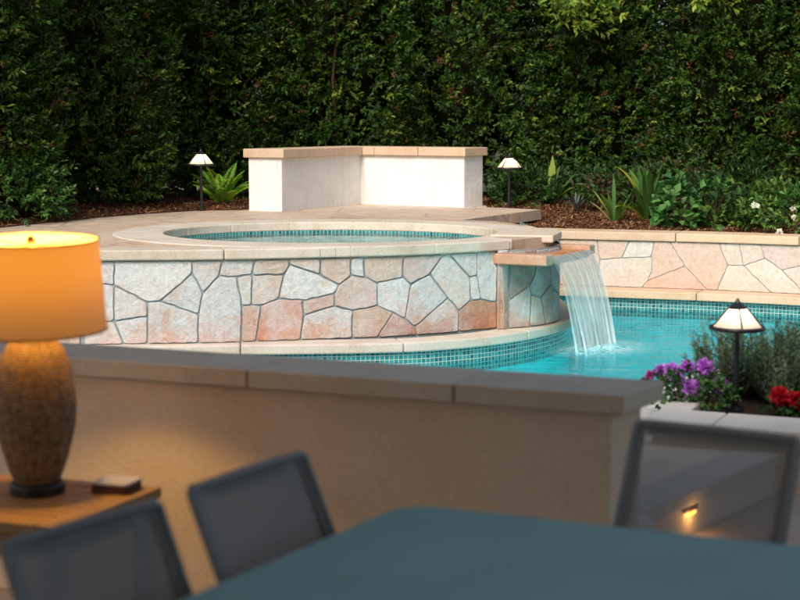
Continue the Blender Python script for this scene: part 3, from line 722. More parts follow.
def hedge_crown_parts(seed, rx=.95, ry=.8, H=4.1, shoots=8800, npl=9, L=.048, W=.021):
    rng = np.random.default_rng(seed)
    a = rng.uniform(0, 2 * np.pi, shoots); t = rng.uniform(0, 1, shoots)
    lump = 1 + .10 * np.sin(3 * a + seed + 6 * t) + .09 * np.sin(5 * a + 2 * seed - 11 * t) + .07 * np.sin(9 * a + 19 * t + seed)
    depth = 1 - np.abs(rng.normal(0, .13, shoots))
    # lumps of growth that stick out, hollows between them
    cell = np.sin(a * 7 + 3 * np.sin(t * 17 + seed)) * np.sin(t * 26 + 2 * np.sin(a * 5 + seed))
    r = lump * depth * (1 + .09 * cell)
    cap = np.where(t > .93, np.sqrt(np.clip(1 - ((t - .93) / .07) ** 2, 0, 1)), 1) * np.where(t < .06, .80 + .2 * t / .06, 1)
    C = np.stack([rx * r * cap * np.cos(a), ry * r * cap * np.sin(a), .12 + (H - .12) * t], 1)
    O = np.stack([np.cos(a), np.sin(a), np.full_like(a, .15)], 1)
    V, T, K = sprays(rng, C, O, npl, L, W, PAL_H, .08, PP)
    bv = blob(rng, rx * .72, ry * .70, .25, H - .15, .05)  # solid dark core: closes the gaps and paints the inner shade
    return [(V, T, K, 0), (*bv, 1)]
hedge = [  # x, y, crown rotation, seed index, label
 (-4.35, 10.35, 0.3, 0, 'hedge tree farthest left, left of the clipped shrub'),
 (-3.45, 11.95, 1.7, 1, 'dark dense hedge tree behind the leafy shrub at the left edge'),
 (-2.90, 13.6, 3.1, 2, 'hedge tree behind the deck, left of the path lamp beside the fern'),
 (-1.95, 15.1, 4.4, 3, 'hedge tree directly behind the path lamp beside the fern'),
 (-.75, 15.75, 5.2, 0, 'hedge tree with a bare thin trunk showing above the white seat wall'),
 (.65, 16.15, 2.2, 1, 'hedge tree behind the right end of the white seat wall'),
 (2.0, 16.25, .9, 2, 'hedge tree with yellow green young shoots high over the strap leaved plants'),
 (3.35, 15.95, 3.8, 3, 'hedge tree behind the broad leaved bush in the right bed'),
 (4.6, 15.3, 5.9, 0, 'hedge tree behind the white flowered gardenia at the right edge'),
 (5.8, 14.5, 1.2, 1, 'hedge tree farthest right, beyond the gardenia')]
protos = [np_mesh('crown', hedge_crown_parts(11 + i), [M['leaf'], M['crown_shade']]) for i in range(4)]
def trunk(mb, x, y, z0, z1, r, seed):
    rnd = random.Random(seed); pts = []; n = 9
    for i in range(n): pts.append((x + rnd.uniform(-.03, .03), y + rnd.uniform(-.02, .02), z0 + (z1 - z0) * i / (n - 1)))
    mb.tube(pts, [r * (1 - .5 * i / (n - 1)) for i in range(n)], 8)
used = set()
for i, (x, y, rz, k, lab) in enumerate(hedge):
    z = .80 if x < 1.4 else .66
    t = thing('hedge_tree', lab, 'hedge tree', (x, y, z), 0, 'tall evergreen hedge trees behind the pool')
    if k in used: c = protos[k].copy(); COL.objects.link(c)
    else: c = protos[k]; used.add(k)
    c.parent = t; c.rotation_euler = (0, 0, rz)
    mb = MB(); trunk(mb, x, y, z - .02, z + 3.6, .05, i)
    if i == 4: trunk(mb, -.60, 15.02, z, z + 3.0, .017, 50)
    if i == 2: trunk(mb, -2.56, 12.52, z, z + .22, .022, 51)
    if i == 6: trunk(mb, 1.56, 14.4, z, z + .36, .016, 52)
    mb.build('trunk', M['bark'], t, smooth=True)
    if i == 6:      # pale new growth high up
        rng = np.random.default_rng(5); n = 90
        C = np.stack([rng.normal(-.25, .22, n), rng.normal(-1.2, .08, n), rng.normal(1.93, .11, n)], 1); O = np.tile([0, -.8, .1], (n, 1)).astype(float)
        n2 = 26; C2 = np.stack([rng.normal(.95, .18, n2), rng.normal(-1.2, .08, n2), rng.normal(2.0, .06, n2)], 1)
        V, T, K = sprays(rng, np.concatenate([C, C2]), np.concatenate([O, O[:n2]]), 7, .085, .036, np.array([(.15, .22, .02), (.24, .29, .035), (.09, .16, .02)]), .12)
        np_mesh('young_shoots', [(V, T, K, 0)], [M['leaf_soft']], t)

def leafy(name, label, cat, loc, r, h, shoots, npl, L, W, pal, seed, group=None, mat='leaf_soft', stems=6, squash=1.0):
    t = thing(name, label, cat, loc, 0, group); rng = np.random.default_rng(seed)
    d = rng.normal(0, 1, (shoots, 3)); d[:, 2] = np.abs(d[:, 2]); d /= np.linalg.norm(d, axis=1, keepdims=True)
    rr = rng.uniform(.45, 1.0, shoots) ** .6 * (1 + .15 * np.sin(d[:, 0] * 9 + seed) * np.cos(d[:, 2] * 8))
    C = d * rr[:, None] * [r, r * squash, h * .9]; C[:, 2] += .03
    V, T, K = sprays(rng, C, d, npl, L, W, np.array(pal), L * 1.1)
    np_mesh('foliage', [(V, T, K, 0)], [M[mat]], t)
    mb = MB(); rnd = random.Random(seed)
    for _ in range(stems):
        a = rnd.uniform(0, 6.28); q = rnd.uniform(.2, .7)
        mb.tube([(0, 0, -.03), (r * q * .4 * math.cos(a), r * q * .4 * math.sin(a), h * .4), (r * q * math.cos(a), r * q * math.sin(a), h * .75)], [.009, .006, .003], 5)
    mb.build('stem', M['bark'], t, local=True)
    return t
def strap(name, label, cat, loc, blades, seed, group=None, upright=.6, cols=((.03, .09, .02),), extra=()):
    """blades: (count, length, width)"""
    rnd = random.Random(seed); t = thing(name, label, cat, loc, rnd.uniform(0, 6), group); mb = MB()
    def blade(az, L, W, up, col, droop):
        n = 10; p = Vector((.012 * math.cos(az), .012 * math.sin(az), 0)); el = up; pts = []
        for i in range(n + 1):
            pts.append(p.copy()); el -= droop / n * (i / n) * 2.2; p = p + Vector((math.cos(az) * math.cos(el), math.sin(az) * math.cos(el), math.sin(el))) * (L / n)
        sd = Vector((-math.sin(az), math.cos(az), 0)); vs = []
        for i, q in enumerate(pts):
            u = i / n; w_ = W * (.55 + .9 * u) * (1 - max(0, (u - .45) / .55) ** 1.8) + .001
            vs += [q - sd * w_ * .5, q + Vector((0, 0, -.15 * w_)), q + sd * w_ * .5]
        fs = []
        for i in range(n):
            k = i * 3; fs += [(k, k + 1, k + 4, k + 3), (k + 1, k + 2, k + 5, k + 4)]
        mb.add(vs, fs, 0, col)
    n, L, W = blades
    for i in range(n):
        c = random.Random(seed * 31 + i).choice(cols); k = rnd.uniform(.8, 1.25)
        blade(rnd.uniform(0, 6.283), L * rnd.uniform(.6, 1.05), W * rnd.uniform(.8, 1.1), R(rnd.uniform(50, 88)) if upright > .5 else R(rnd.uniform(35, 80)), tuple(x * k for x in c), rnd.uniform(.3, 1.5) * (1.4 - upright))
    ro = t.rotation_euler.z
    for az, L_, W_, up, col, dr in extra: blade(az - ro, L_, W_, up, col, dr)
    mb.build('leaves', M['leaf_soft'], t, local=True, smooth=True); return t
# ------------------------------------------------------------------ plants in the right-hand bed
Z = .68
strap('agave_plant', 'small grey spiky rosette plant low in the mulch beside a bare stem', 'plant', (1.53, 13.9, gz(13.9) + .015), (30, .17, .018), 61, None, .7, ((.10, .12, .10), (.07, .09, .07)))
strap('bromeliad', 'tall upright plant with one wide yellow green leaf just right of the path lamp', 'plant', (1.36, 14.35, gz(14.35) + .015), (24, .36, .045), 62, None, .8, ((.04, .10, .02), (.07, .13, .03)),
      ((R(80), .44, .06, R(88), (.20, .27, .03), .15), (R(100), .36, .05, R(82), (.16, .24, .03), .3), (R(10), .28, .06, R(50), (.28, .34, .04), .7)))
strap('strap_leaf_plant', 'small fan of bright yellow green strap leaves rising from the mulch', 'plant', (1.77, 13.2, gz(13.2) + .015), (17, .30, .036), 63, 'strap leaved plants in the bed', .85, ((.10, .20, .025), (.18, .28, .04), (.065, .14, .02)),
      ((R(150), .34, .045, R(62), (.32, .40, .09), .3), (R(160), .28, .04, R(50), (.36, .42, .12), .4), (R(92), .42, .03, R(86), (.06, .14, .03), .3)))
strap('strap_leaf_plant', 'large dark strap leaved plant with two yellowed leaves behind the bed coping', 'plant', (2.03, 13.2, gz(13.35) + .015), (30, .52, .042), 64, 'strap leaved plants in the bed', .55, ((.03, .085, .015), (.05, .12, .02), (.07, .15, .03)),
      ((R(150), .56, .06, R(78), (.36, .34, .03), .9), (R(200), .34, .075, R(50), (.50, .42, .04), 1.3), (R(20), .5, .05, R(66), (.06, .14, .02), .8), (R(165), .45, .05, R(60), (.08, .17, .02), 1.0), (R(120), .5, .07, R(75), (.10, .20, .03), .6)))
strap('strap_leaf_plant', 'dark green strap leaved clump half hidden behind the broad leaved bush', 'plant', (2.62, 13.6, gz(13.6) + .015), (26, .46, .04), 65, 'strap leaved plants in the bed', .55, ((.025, .07, .02), (.04, .10, .025)))
leafy('broadleaf_bush', 'low bush with large rounded pale green leaves spilling over the bed coping', 'bush', (2.25, 12.78, gz(12.78) + .015), .15, .34, 60, 5, .085, .066, [(.05, .14, .03), (.08, .18, .04), (.03, .09, .02)], 71)
leafy('broadleaf_bush', 'loose bright green broad leaved bush between the rounded bush and the gardenia', 'bush', (2.50, 12.72, gz(12.72) + .015), .19, .38, 52, 5, .068, .046, [(.05, .12, .02), (.085, .17, .025), (.03, .08, .015)], 72)
leafy('leafy_shrub', 'dark leaved shrub standing deep in the bed behind the broad leaved bushes', 'shrub', (3.0, 13.9, gz(13.9) + .015), .40, .42, 170, 7, .06, .03, [(.018, .045, .01), (.03, .07, .015)], 73)
leafy('leafy_shrub', 'dark low shrub between the wide leaved plant and the right path lamp', 'shrub', (1.10, 14.2, gz(14.2)), .24, .34, 170, 7, .05, .024, [(.018, .048, .008), (.04, .09, .015)], 86)
leafy('leafy_shrub', 'low dark shrub just behind the small fan of bright strap leaves', 'shrub', (1.86, 14.2, gz(14.2)), .28, .27, 200, 7, .05, .024, [(.018, .045, .008), (.035, .08, .012), (.07, .05, .02)], 87)
leafy('leafy_shrub', 'dark undergrowth at the hedge foot behind the fan of bright strap leaves', 'shrub', (1.25, 14.95, gz(15)), .42, .36, 230, 7, .05, .024, [(.018, .045, .008), (.035, .075, .012)], 83)
leafy('leafy_shrub', 'dark undergrowth at the hedge foot behind the large strap leaved plant', 'shrub', (2.35, 14.0, gz(14.0)), .42, .42, 260, 7, .055, .026, [(.018, .045, .008), (.035, .075, .012), (.06, .05, .02)], 84)
leafy('leafy_shrub', 'dark shrub in the bed just left of the gardenia blossoms', 'shrub', (2.86, 13.05, gz(13.0)), .22, .34, 130, 7, .05, .026, [(.02, .055, .01), (.04, .09, .015)], 85)
gard = leafy('gardenia_shrub', 'low dark green shrub with a few white blossoms at the right edge', 'shrub', (2.95, 12.45, gz(12.45) + .015), .34, .36, 260, 7, .048, .024, [(.03, .085, .012), (.055, .13, .02), (.10, .17, .03)], 74, None, 'leaf')
leafy('leafy_shrub', 'dark glossy shrub past the gardenia, cut by the right edge', 'shrub', (3.75, 12.6, gz(12.6) + .015), .45, .5, 300, 7, .05, .026, [(.03, .08, .02), (.05, .12, .03)], 75)
leafy('leafy_shrub', 'small dark shrub at the foot of the hedge right of the seat wall', 'shrub', (1.9, 15.0, gz(15.0) + .015), .4, .36, 200, 7, .055, .026, [(.02, .05, .01), (.035, .08, .015)], 76)
def flower(parent, name, c, r, cols, petals=30, seed=0, face=(0, -1, .3)):
    rng = np.random.default_rng(seed); n = petals
    d = rng.normal(0, 1, (n, 3)) + np.array(face) * 1.1; d /= np.linalg.norm(d, axis=1, keepdims=True)
    P = np.array(c) + d * r * .25; D = d + rng.normal(0, .5, d.shape); Nn = rng.normal(0, 1, d.shape)
    C = np.array(cols)[rng.integers(0, len(cols), n)] * rng.uniform(.8, 1.15, (n, 1))
    V, T, K = leaves_np(rng, P, D, Nn, np.full(n, r * .95), np.full(n, r * .75), np.clip(C, 0, 1), .05)
    return np_mesh(name, [(V, T, K, 0)], [M['petal']], parent)
for k, (x, y, z, r) in enumerate([(-.24, -.22, .21, .04), (.02, -.35, .20, .024), (.03, -.36, .135, .024), (-.09, -.40, .03, .03), (.17, -.32, .09, .018)]):
    flower(gard, 'blossom', (x, y, z), r, [(.85, .83, .72), (.8, .75, .6)], 16, k)
# fallen petals are left to the gardenia; left-hand side: fern and clipped shrub
def fern(loc, label, seed, fronds=22):
    t = thing('fern', label, 'fern', loc); rng = np.random.default_rng(seed); Ps, Ds, Ns, Ls, Ws, Cs = [], [], [], [], [], []
    for f in range(fronds):
        az = f * 2.399 + rng.uniform(-.2, .2); L = rng.uniform(.28, .44); el = rng.uniform(.8, 1.45); n = 26; p = np.zeros(3)
        tone = np.array([(.24, .46, .03), (.34, .56, .05), (.16, .34, .03)][f % 3])
        for i in range(n):
            el2 = el - .9 * (i / n) ** 1.5; d = np.array([math.cos(az) * math.cos(el2), math.sin(az) * math.cos(el2), math.sin(el2)]); p = p + d * L / n
            s = np.array([-math.sin(az), math.cos(az), 0]); w = .060 * math.sin(math.pi * min(1, (i + 3) / (n + 3))) ** .7
            for sg in (-1, 1): Ps.append(p.copy()); Ds.append(s * sg + d * .35 - np.array([0, 0, .1])); Ns.append(np.cross(d, s * 1.0) + rng.normal(0, .1, 3)); Ls.append(w); Ws.append(.016); Cs.append(tone * rng.uniform(.8, 1.2))
    V, T, K = leaves_np(rng, np.array(Ps), np.array(Ds), np.array(Ns), np.array(Ls), np.array(Ws), np.array(Cs)); np_mesh('fronds', [(V, T, K, 0)], [M['leaf_soft']], t); return t
fern((-1.50, 13.55, .825), 'bright green sword fern against the left end of the white seat wall', 3)
leafy('leafy_shrub', 'rounded leafy shrub at the left edge beside the stone deck', 'shrub', (-2.98, 11.75, .82), .55, .62, 700, 8, .045, .022, [(.05, .12, .02), (.08, .17, .03), (.03, .08, .02)], 77, None, 'leaf')
leafy('leafy_shrub', 'low dark shrub between the trunk and the path lamp on the left', 'shrub', (-2.45, 13.75, .82), .40, .42, 420, 8, .045, .022, [(.03, .07, .015), (.05, .11, .02)], 78, None, 'leaf')
leafy('leafy_shrub', 'leafy undergrowth right behind the left path lamp and fern', 'shrub', (-1.75, 15.1, .82), .5, .75, 420, 8, .05, .024, [(.03, .08, .02), (.06, .12, .03)], 79, None, 'leaf')

# ------------------------------------------------------------------ path lamps
def shade_glass():
    m, t, b = newmat('frosted_lamp_glass'); b.inputs['Base Color'].default_value = (.52, .44, .36, 1); b.inputs['Roughness'].default_value = .4
    tc = coords(t); sp = N(t, 'ShaderNodeSeparateXYZ'); t.links.new(tc, sp.inputs[0])
    b.inputs['Emission Color'].default_value = (1, .74, .50, 1); b.inputs['Emission Strength'].default_value = .22
    tl = N(t, 'ShaderNodeBsdfTranslucent'); tl.inputs['Color'].default_value = (.85, .78, .72, 1)
    mx = t.nodes.new('ShaderNodeMixShader'); mx.inputs[0].default_value = .6; out = t.nodes['Material Output']
    t.links.new(b.outputs[0], mx.inputs[1]); t.links.new(tl.outputs[0], mx.inputs[2]); t.links.new(mx.outputs[0], out.inputs[0]); return m
M['glass_shade'] = shade_glass(); M['bulb'] = emit('lit_bulb', (1, .82, .6), 30)
PG = 'black path lamps with conical glass shades'
lamp = thing('path_lamp', '', 'path lamp', (1.379, 6.492, .36), 0, PG)
H = .46
mb = MB(); mb.tube([(0, 0, -.03), (0, 0, H - .06)], .0115, 14); mb.lathe([(.035, 0), (.035, .008), (.014, .02)], n=20); mb.build('post', M['black'], lamp, local=True, smooth=False)
mb = MB(); rb, rt, zb, zt = .102, .030, H - .115, H - .03
mb.lathe([(rb, zb), (rt, zt)], n=48, cap=False); mb.build('lamp_shade', M['glass_shade'], lamp, local=True, smooth=True)
mb = MB(); mb.tube([((rb + .004) * math.cos(a), (rb + .004) * math.sin(a), zb) for a in [2 * math.pi * i / 48 for i in range(48)]], .009, 8, closed=True); mb.build('rim', M['black'], lamp, local=True, smooth=True)
mb = MB(); mb.lathe([(.036, zt - .006), (.037, zt), (.012, zt + .020), (.007, zt + .03), (.001, zt + .038)], n=24); mb.build('cap', M['black'], lamp, local=True, smooth=False)
mb = MB()
for k in range(4):
    a = R(-90 + 90 * k); mb.tube([((rb + .003) * math.cos(a), (rb + .003) * math.sin(a), zb), ((rt + .003) * math.cos(a), (rt + .003) * math.sin(a), zt)], .0042, 6)
mb.build('ribs', M['black'], lamp, local=True)
mb = MB(); mb.lathe([(.002, zb + .020), (.013, zb + .03), (.014, zb + .045), (.008, zb + .058), (.002, zb + .06)], n=16); mb.build('bulb', M['bulb'], lamp, local=True, smooth=True)
pl = bpy.data.lights.new('bulb_light', 'POINT'); pl.energy = .35; pl.color = (1, .74, .48); pl.shadow_soft_size = .02
po = bpy.data.objects.new('bulb_light', pl); COL.objects.link(po); po.parent = lamp; po.location = (0, -.02, zb + .045)
lamp['label'] = 'black path lamp with a lit conical shade between the flowers and rosemary by the pool'
for loc, lab, rz in (((-1.64, 13.22, .81), 'path lamp beside the bright green fern, left of the white seat wall', .5), ((.944, 13.858, gz(13.858) + .01), 'path lamp right of the white seat wall in front of the hedge', .9)):
    c = copy_tree(lamp); c.location = loc; c['label'] = lab; c.rotation_euler.z = rz; c.scale = (1.08,) * 3
    for ch in c.children:
        if ch.name.startswith('post'): ch.data = ch.data

# ------------------------------------------------------------------ near planter
e_ = Vector((.917, -.40)); n_ = Vector((.40, .917)); O_ = Vector((.94, 6.10))
pp = lambda a, b: tuple(O_ + e_ * a + n_ * b)
pt = thing('planter', 'low pale stone edged planter bed with flowers and rosemary beside the pool', 'planter', (*O_, 0))
mb = MB(); mb.prism([pp(.03, .03), pp(5, .03), pp(5, 1.35), pp(-.05, 1.35)], .0, .33); mb.build('wall_body', M['stucco_tan'], pt)
mb = MB(); x = 0
for k, L_ in enumerate([.27, .85, .9, .9, .9, .9]):
    kk = random.uniform(.96, 1.04); mb.prism([pp(x + .002, 0), pp(x + L_ - .002, 0), pp(x + L_ - .002, .27), pp(x + .002, .27)], .335, .40, 0, (kk,) * 3); x += L_
mb.prism([pp(.0, .274), pp(.12, .274), pp(.10, 1.12), pp(-.10, 1.12)], .335, .398, 0, (1.0, .99, .98)); mb.prism([pp(-.10, 1.124), pp(5, 1.124), pp(5, 1.38), pp(-.10, 1.38)], .335, .398, 0, (.97,) * 3)
mb.build('coping', M['coping_pale'], pt, bevel=.008)
mb = MB(); mb.prism([pp(.122, .272), pp(5, .272), pp(5, 1.12), pp(.10, 1.12)], .331, .36); struct(mb.build('soil', M['soil']))
def rosemary(loc, label, seed, r, h, stems=70):
    t = thing('rosemary_bush', label, 'rosemary', loc, 0, 'rosemary bushes in the near planter'); rng = np.random.default_rng(seed); parts = []; mb = MB()
    Ps, Ds, Ns, Ls, Ws, Cs = [], [], [], [], [], []
    for s_ in range(stems):
        a = rng.uniform(0, 6.28); q = rng.uniform(0, 1) ** .6; hh = h * rng.uniform(.55, 1.05) * (1 - .35 * q ** 2)
        base = np.array([r * .35 * q * math.cos(a), r * .35 * q * math.sin(a), 0]); tip = np.array([r * q * math.cos(a) + rng.normal(0, .02), r * q * math.sin(a) + rng.normal(0, .02), hh])
        mid = (base + tip) / 2 + np.array([r * .15 * q * math.cos(a), r * .15 * q * math.sin(a), -.02]); n = 60
        mb.tube([base, mid, tip], [.0022, .0013, .0006], 4)
        tone = np.array([(.08, .14, .07), (.12, .19, .095), (.17, .24, .15)][rng.integers(0, 3)])
        for i in range(n):
            u = .12 + .88 * (i / n); p = (1 - u) ** 2 * base + 2 * u * (1 - u) * mid + u * u * tip; d = tip - base; d /= np.linalg.norm(d)
            k = rng.normal(0, 1, 3); k -= d * (k @ d); k /= np.linalg.norm(k)
            Ps.append(p); Ds.append(k + d * 1.1); Ns.append(d + rng.normal(0, .3, 3)); Ls.append(rng.uniform(.020, .030)); Ws.append(.0050); Cs.append(tone * rng.uniform(.75, 1.35) * (.9 + .3 * u))
    V, T, K = leaves_np(rng, np.array(Ps), np.array(Ds), np.array(Ns), np.array(Ls), np.array(Ws), np.clip(np.array(Cs), 0, 1)); np_mesh('foliage', [(V, T, K, 0)], [M['leaf_soft']], t)
    mb.build('stem', M['bark'], t, local=True)
rosemary((1.46, 6.86, .36), 'feathery rosemary bush right behind the near path lamp', 1, .20, .36, 130)
rosemary((1.62, 6.62, .36), 'tallest rosemary bush between the near path lamp and the red flowers', 4, .18, .37, 120)
rosemary((1.78, 6.92, .36), 'rosemary bush behind the red flowers at the right edge', 2, .22, .33, 140)
rosemary((1.93, 6.50, .36), 'rosemary bush farthest right, cut by the right edge', 3, .18, .33, 120)
def geranium(loc, label, seed, heads, cols, r, h, cat='flowers'):
    t = leafy('geranium', label, cat, loc, r, h, 80, 4, .030, .026, [(.02, .06, .015), (.04, .10, .025), (.07, .15, .04)], seed)
    mb = MB()
    for k, (x, y, z, rr) in enumerate(heads):
        flower(t, 'flower_head', (x, y, z + .008), rr * 1.15, cols[k % len(cols)] if isinstance(cols[0], list) else cols, 60, seed * 7 + k)
        mb.tube([(x * .3, y * .3, 0), (x * .7, y * .7, z * .6), (x, y, z)], .0025, 5)
    mb.build('flower_stalk', M['bark'], t, local=True); return t
PU = [(.70, .24, .86), (.80, .42, .90), (.58, .14, .74)]; DP = [(.30, .05, .38), (.40, .09, .46)]; PK = [(.75, .16, .52), (.65, .14, .5)]
geranium((1.17, 6.62, .36), 'purple geranium with several rounded flower heads left of the near path lamp', 5, [(-.025, .04, .123, .038), (.049, .1, .143, .026), (.121, .1, .139, .034), (.035, -.1, .079, .034), (-.111, .08, .108, .02), (.179, .04, .068, .035), (-.064, .08, .125, .03), (-.01, .0, .108, .028)], [PU, PU, PU, PU, PK, DP, PU, PU], .13, .12)
RD = [(.60, .012, .03), (.48, .01, .025), (.7, .03, .05)]
geranium((1.60, 6.35, .36), 'bright red geranium under the rosemary near the planter coping', 6, [(-.085, -.04, .085, .036), (-.02, -.06, .075, .032), (-.05, 0, .06, .03), (.02, -.07, .055, .034)], RD, .09, .06)
leafy('ground_plant', 'small bright green plant between the purple flowers and the near lamp post', 'plant', (1.29, 6.50, .36), .09, .08, 70, 5, .026, .018, [(.03, .09, .02), (.06, .14, .03)], 81)

# ------------------------------------------------------------------ steps up to the pool deck, with a step light
stp = thing('stone_step', 'concrete step edge leading up to the pool deck behind the right chair', 'step', (.8, 5.07, 0))
d1 = Vector((.80, 5.067)); d2 = Vector((1.56, 6.12)); dd = (d2 - d1).normalized(); rn_ = Vector((dd.y, -dd.x))
q = lambda a, b: tuple(d1 + dd * a + rn_ * b)
mb = MB(); mb.prism([q(-.06, .012), q(1.1, .012), q(1.1, -.16), q(-.06, -.16)], .25, .303); mb.build('step_edge', M['coping_grey'], stp, bevel=.008)
mb = MB(); mb.prism([q(-.5, .004), q(1.2, .004), q(1.2, .42), q(-.5, .42)], .002, .15); mb.build('tread', M['floor'], stp, bevel=.008)
mb = MB(); mb.prism([q(-.06, -.02), q(1.1, -.02), q(1.1, -.002), q(-.06, -.002)], .15, .25); mb.build('riser', M['stucco_tan'], stp)
M['steplens'] = emit('lit_step_lens', (1, .42, .08), 6)
sl_ = thing('step_light', 'small glowing amber light set under the step edge behind the right chair', 'light', (*q(.31, .005), .235))
mb = MB(); a0, a1 = q(.27, .002), q(.35, .002); mb.prism([q(.265, -.001), q(.355, -.001), q(.355, .012), q(.265, .012)], .232, .248); mb.build('housing', M['bronze'], sl_)
mb = MB(); mb.prism([q(.272, -.001), q(.348, -.001), q(.348, .008), q(.272, .008)], .218, .2315); mb.build('lens', M['steplens'], sl_)
pl2 = bpy.data.lights.new('step_glow', 'POINT'); pl2.energy = .4; pl2.color = (1, .45, .10); pl2.shadow_soft_size = .015
po2 = bpy.data.objects.new('step_glow', pl2); COL.objects.link(po2); po2.parent = sl_; _p = q(.31, .035); po2.location = (_p[0] - sl_.location.x, _p[1] - sl_.location.y, -.02)

# ------------------------------------------------------------------ near patio wall
pw = thing('patio_wall', 'low tan stucco patio wall with grey stone coping in the foreground', 'wall', (.6, 4.45, 0))
A = Vector((.614, 4.326)); B = Vector((.765, 4.575)); dw = Vector((-.921, .39)); nw = Vector((.39, .921))
mb = MB(); cuts = [0, .50, 1.17, 1.98, 2.8, 3.6, 4.4]
for u0, u1 in zip(cuts, cuts[1:]):
    k = random.uniform(.93, 1.05); g = .0025
    p0 = A + dw * (u0 + g); p1 = A + dw * (u1 - g); p2 = p1 + nw * .288; p3 = (B if u0 == 0 else p0 + nw * .288)
    mb.prism([tuple(p0), tuple(p1), tuple(p2), tuple(p3)], .743, .80, 0, (k, k, k))
mb.build('coping', M['coping_patio'], pw, bevel=.005)
p0 = A + dw * .045 + nw * .03; p1 = A + dw * 4.4 + nw * .03
mb = MB(); mb.prism([tuple(p0), tuple(p1), tuple(p1 + nw * .22), tuple(p0 + nw * .22 + Vector((.03, .0)))], 0, .742); mb.build('wall_body', M['stucco_beige'], pw, bevel=.006)

# ------------------------------------------------------------------ covered patio around the camera: unseen roof and wall sized to limit the light
mb = MB(); mb.prism([(-5.5, -4), (2.7, -4), (2.7, 4.0), (-5.5, 4.0)], 2.75, 2.95); struct(mb.build('patio_roof', M['ceiling']))
mb = MB(); mb.prism([(-5.5, -3.2), (5.5, -3.2), (5.5, -3.0), (-5.5, -3.0)], 0, 2.95); 
struct(mb.build('house_wall', M['stucco_white']))

# ------------------------------------------------------------------ dining table
def tabletop_mat():
    m, t, b = newmat('teal_glass_top'); v = coords(t); f = noise(t, v, 220, 3, .8); f2 = noise(t, v, 3, 3)
    c = ramp(t, f, [(.3, (.17, .40, .41)), (.7, (.22, .47, .48))]); c = mix(t, c, ramp(t, f2, [(.3, (.85,) * 3), (.7, (1,) * 3)]), 1, 'MULTIPLY')
    t.links.new(c, b.inputs['Base Color']); b.inputs['Roughness'].default_value = .28; b.inputs['Specular IOR Level'].default_value = .5; bump(t, b, f, .15, .001); return m
K = Vector((.012, 3.375)); e1 = Vector((.91, -.415)).normalized(); s1 = Vector((-.49, -.872)).normalized()
dt = thing('dining_table', 'large teal topped patio dining table with rounded corners in the foreground', 'table', (*(K + e1 + s1 * .75), 0))
def rounded(poly, r, n=10):
    out = []; m = len(poly)
    for i in range(m):
        p, c, q_ = Vector(poly[i - 1]), Vector(poly[i]), Vector(poly[(i + 1) % m]); a = (p - c).normalized(); b = (q_ - c).normalized(); rr = r
        s0 = c + a * rr; s2 = c + b * rr
        for j in range(n + 1):
            u = j / n; out.append(tuple(s0 * (1 - u) ** 2 + c * 2 * u * (1 - u) + s2 * u * u))
    return out
corners = [K, K + e1 * 2.0, K + e1 * 2.0 + s1 * 1.5, K + s1 * 1.5]
mb = MB(); mb.prism(rounded(corners, .10), .712, .73); mb.build('tabletop', tabletop_mat(), dt, bevel=.004)
cc = sum(corners, Vector((0, 0))) / 4; ins = lambda k: [cc + (c - cc) * k for c in corners]
mb = MB(); o1, i1 = rounded(ins(.985), .10), rounded(ins(.93), .09); n = len(o1)
mb.add([(x, y, .71) for x, y in o1] + [(x, y, .71) for x, y in i1] + [(x, y, .68) for x, y in o1] + [(x, y, .68) for x, y in i1],
       [(i, (i + 1) % n, n + (i + 1) % n, n + i) for i in range(n)] + [(2 * n + i, 3 * n + i, 3 * n + (i + 1) % n, 2 * n + (i + 1) % n) for i in range(n)] + [(i, 2 * n + i, 2 * n + (i + 1) % n, (i + 1) % n) for i in range(n)] + [(n + i, n + (i + 1) % n, 3 * n + (i + 1) % n, 3 * n + i) for i in range(n)])
mb.build('apron', M['chair_frame'], dt)
for c in ins(.86):
    mb = MB(); mb.tube([(c.x, c.y, 0), (c.x, c.y, .69)], .025, 12); mb.build('leg', M['chair_frame'], dt)

# ------------------------------------------------------------------ sling chairs
def sling_mat():
    m, t, b = newmat('sling_mesh'); b.inputs['Base Color'].default_value = (.022, .024, .028, 1); b.inputs['Roughness'].default_value = .7
    v = coords(t, 'Object', (1, 1, 1)); f = noise(t, v, 300, 2); t.links.new(ramp(t, f, [(.3, (.25, .25, .25)), (.7, (.33, .328, .325))]), b.inputs['Base Color'])
    tr = N(t, 'ShaderNodeBsdfTransparent'); lw = N(t, 'ShaderNodeLayerWeight'); lw.inputs[0].default_value = .5; mx = t.nodes.new('ShaderNodeMixShader'); t.links.new(ramp(t, lw.outputs['Facing'], [(.10, (.74,) * 3), (.22, (.965,) * 3), (.5, (.985,) * 3)]), mx.inputs[0]); out = t.nodes['Material Output']
    t.links.new(tr.outputs[0], mx.inputs[1]); t.links.new(b.outputs[0], mx.inputs[2]); t.links.new(mx.outputs[0], out.inputs[0]); return m
M['sling'] = sling_mat(); M['hem'] = plain('sling_hem', (.27, .27, .275), .75)
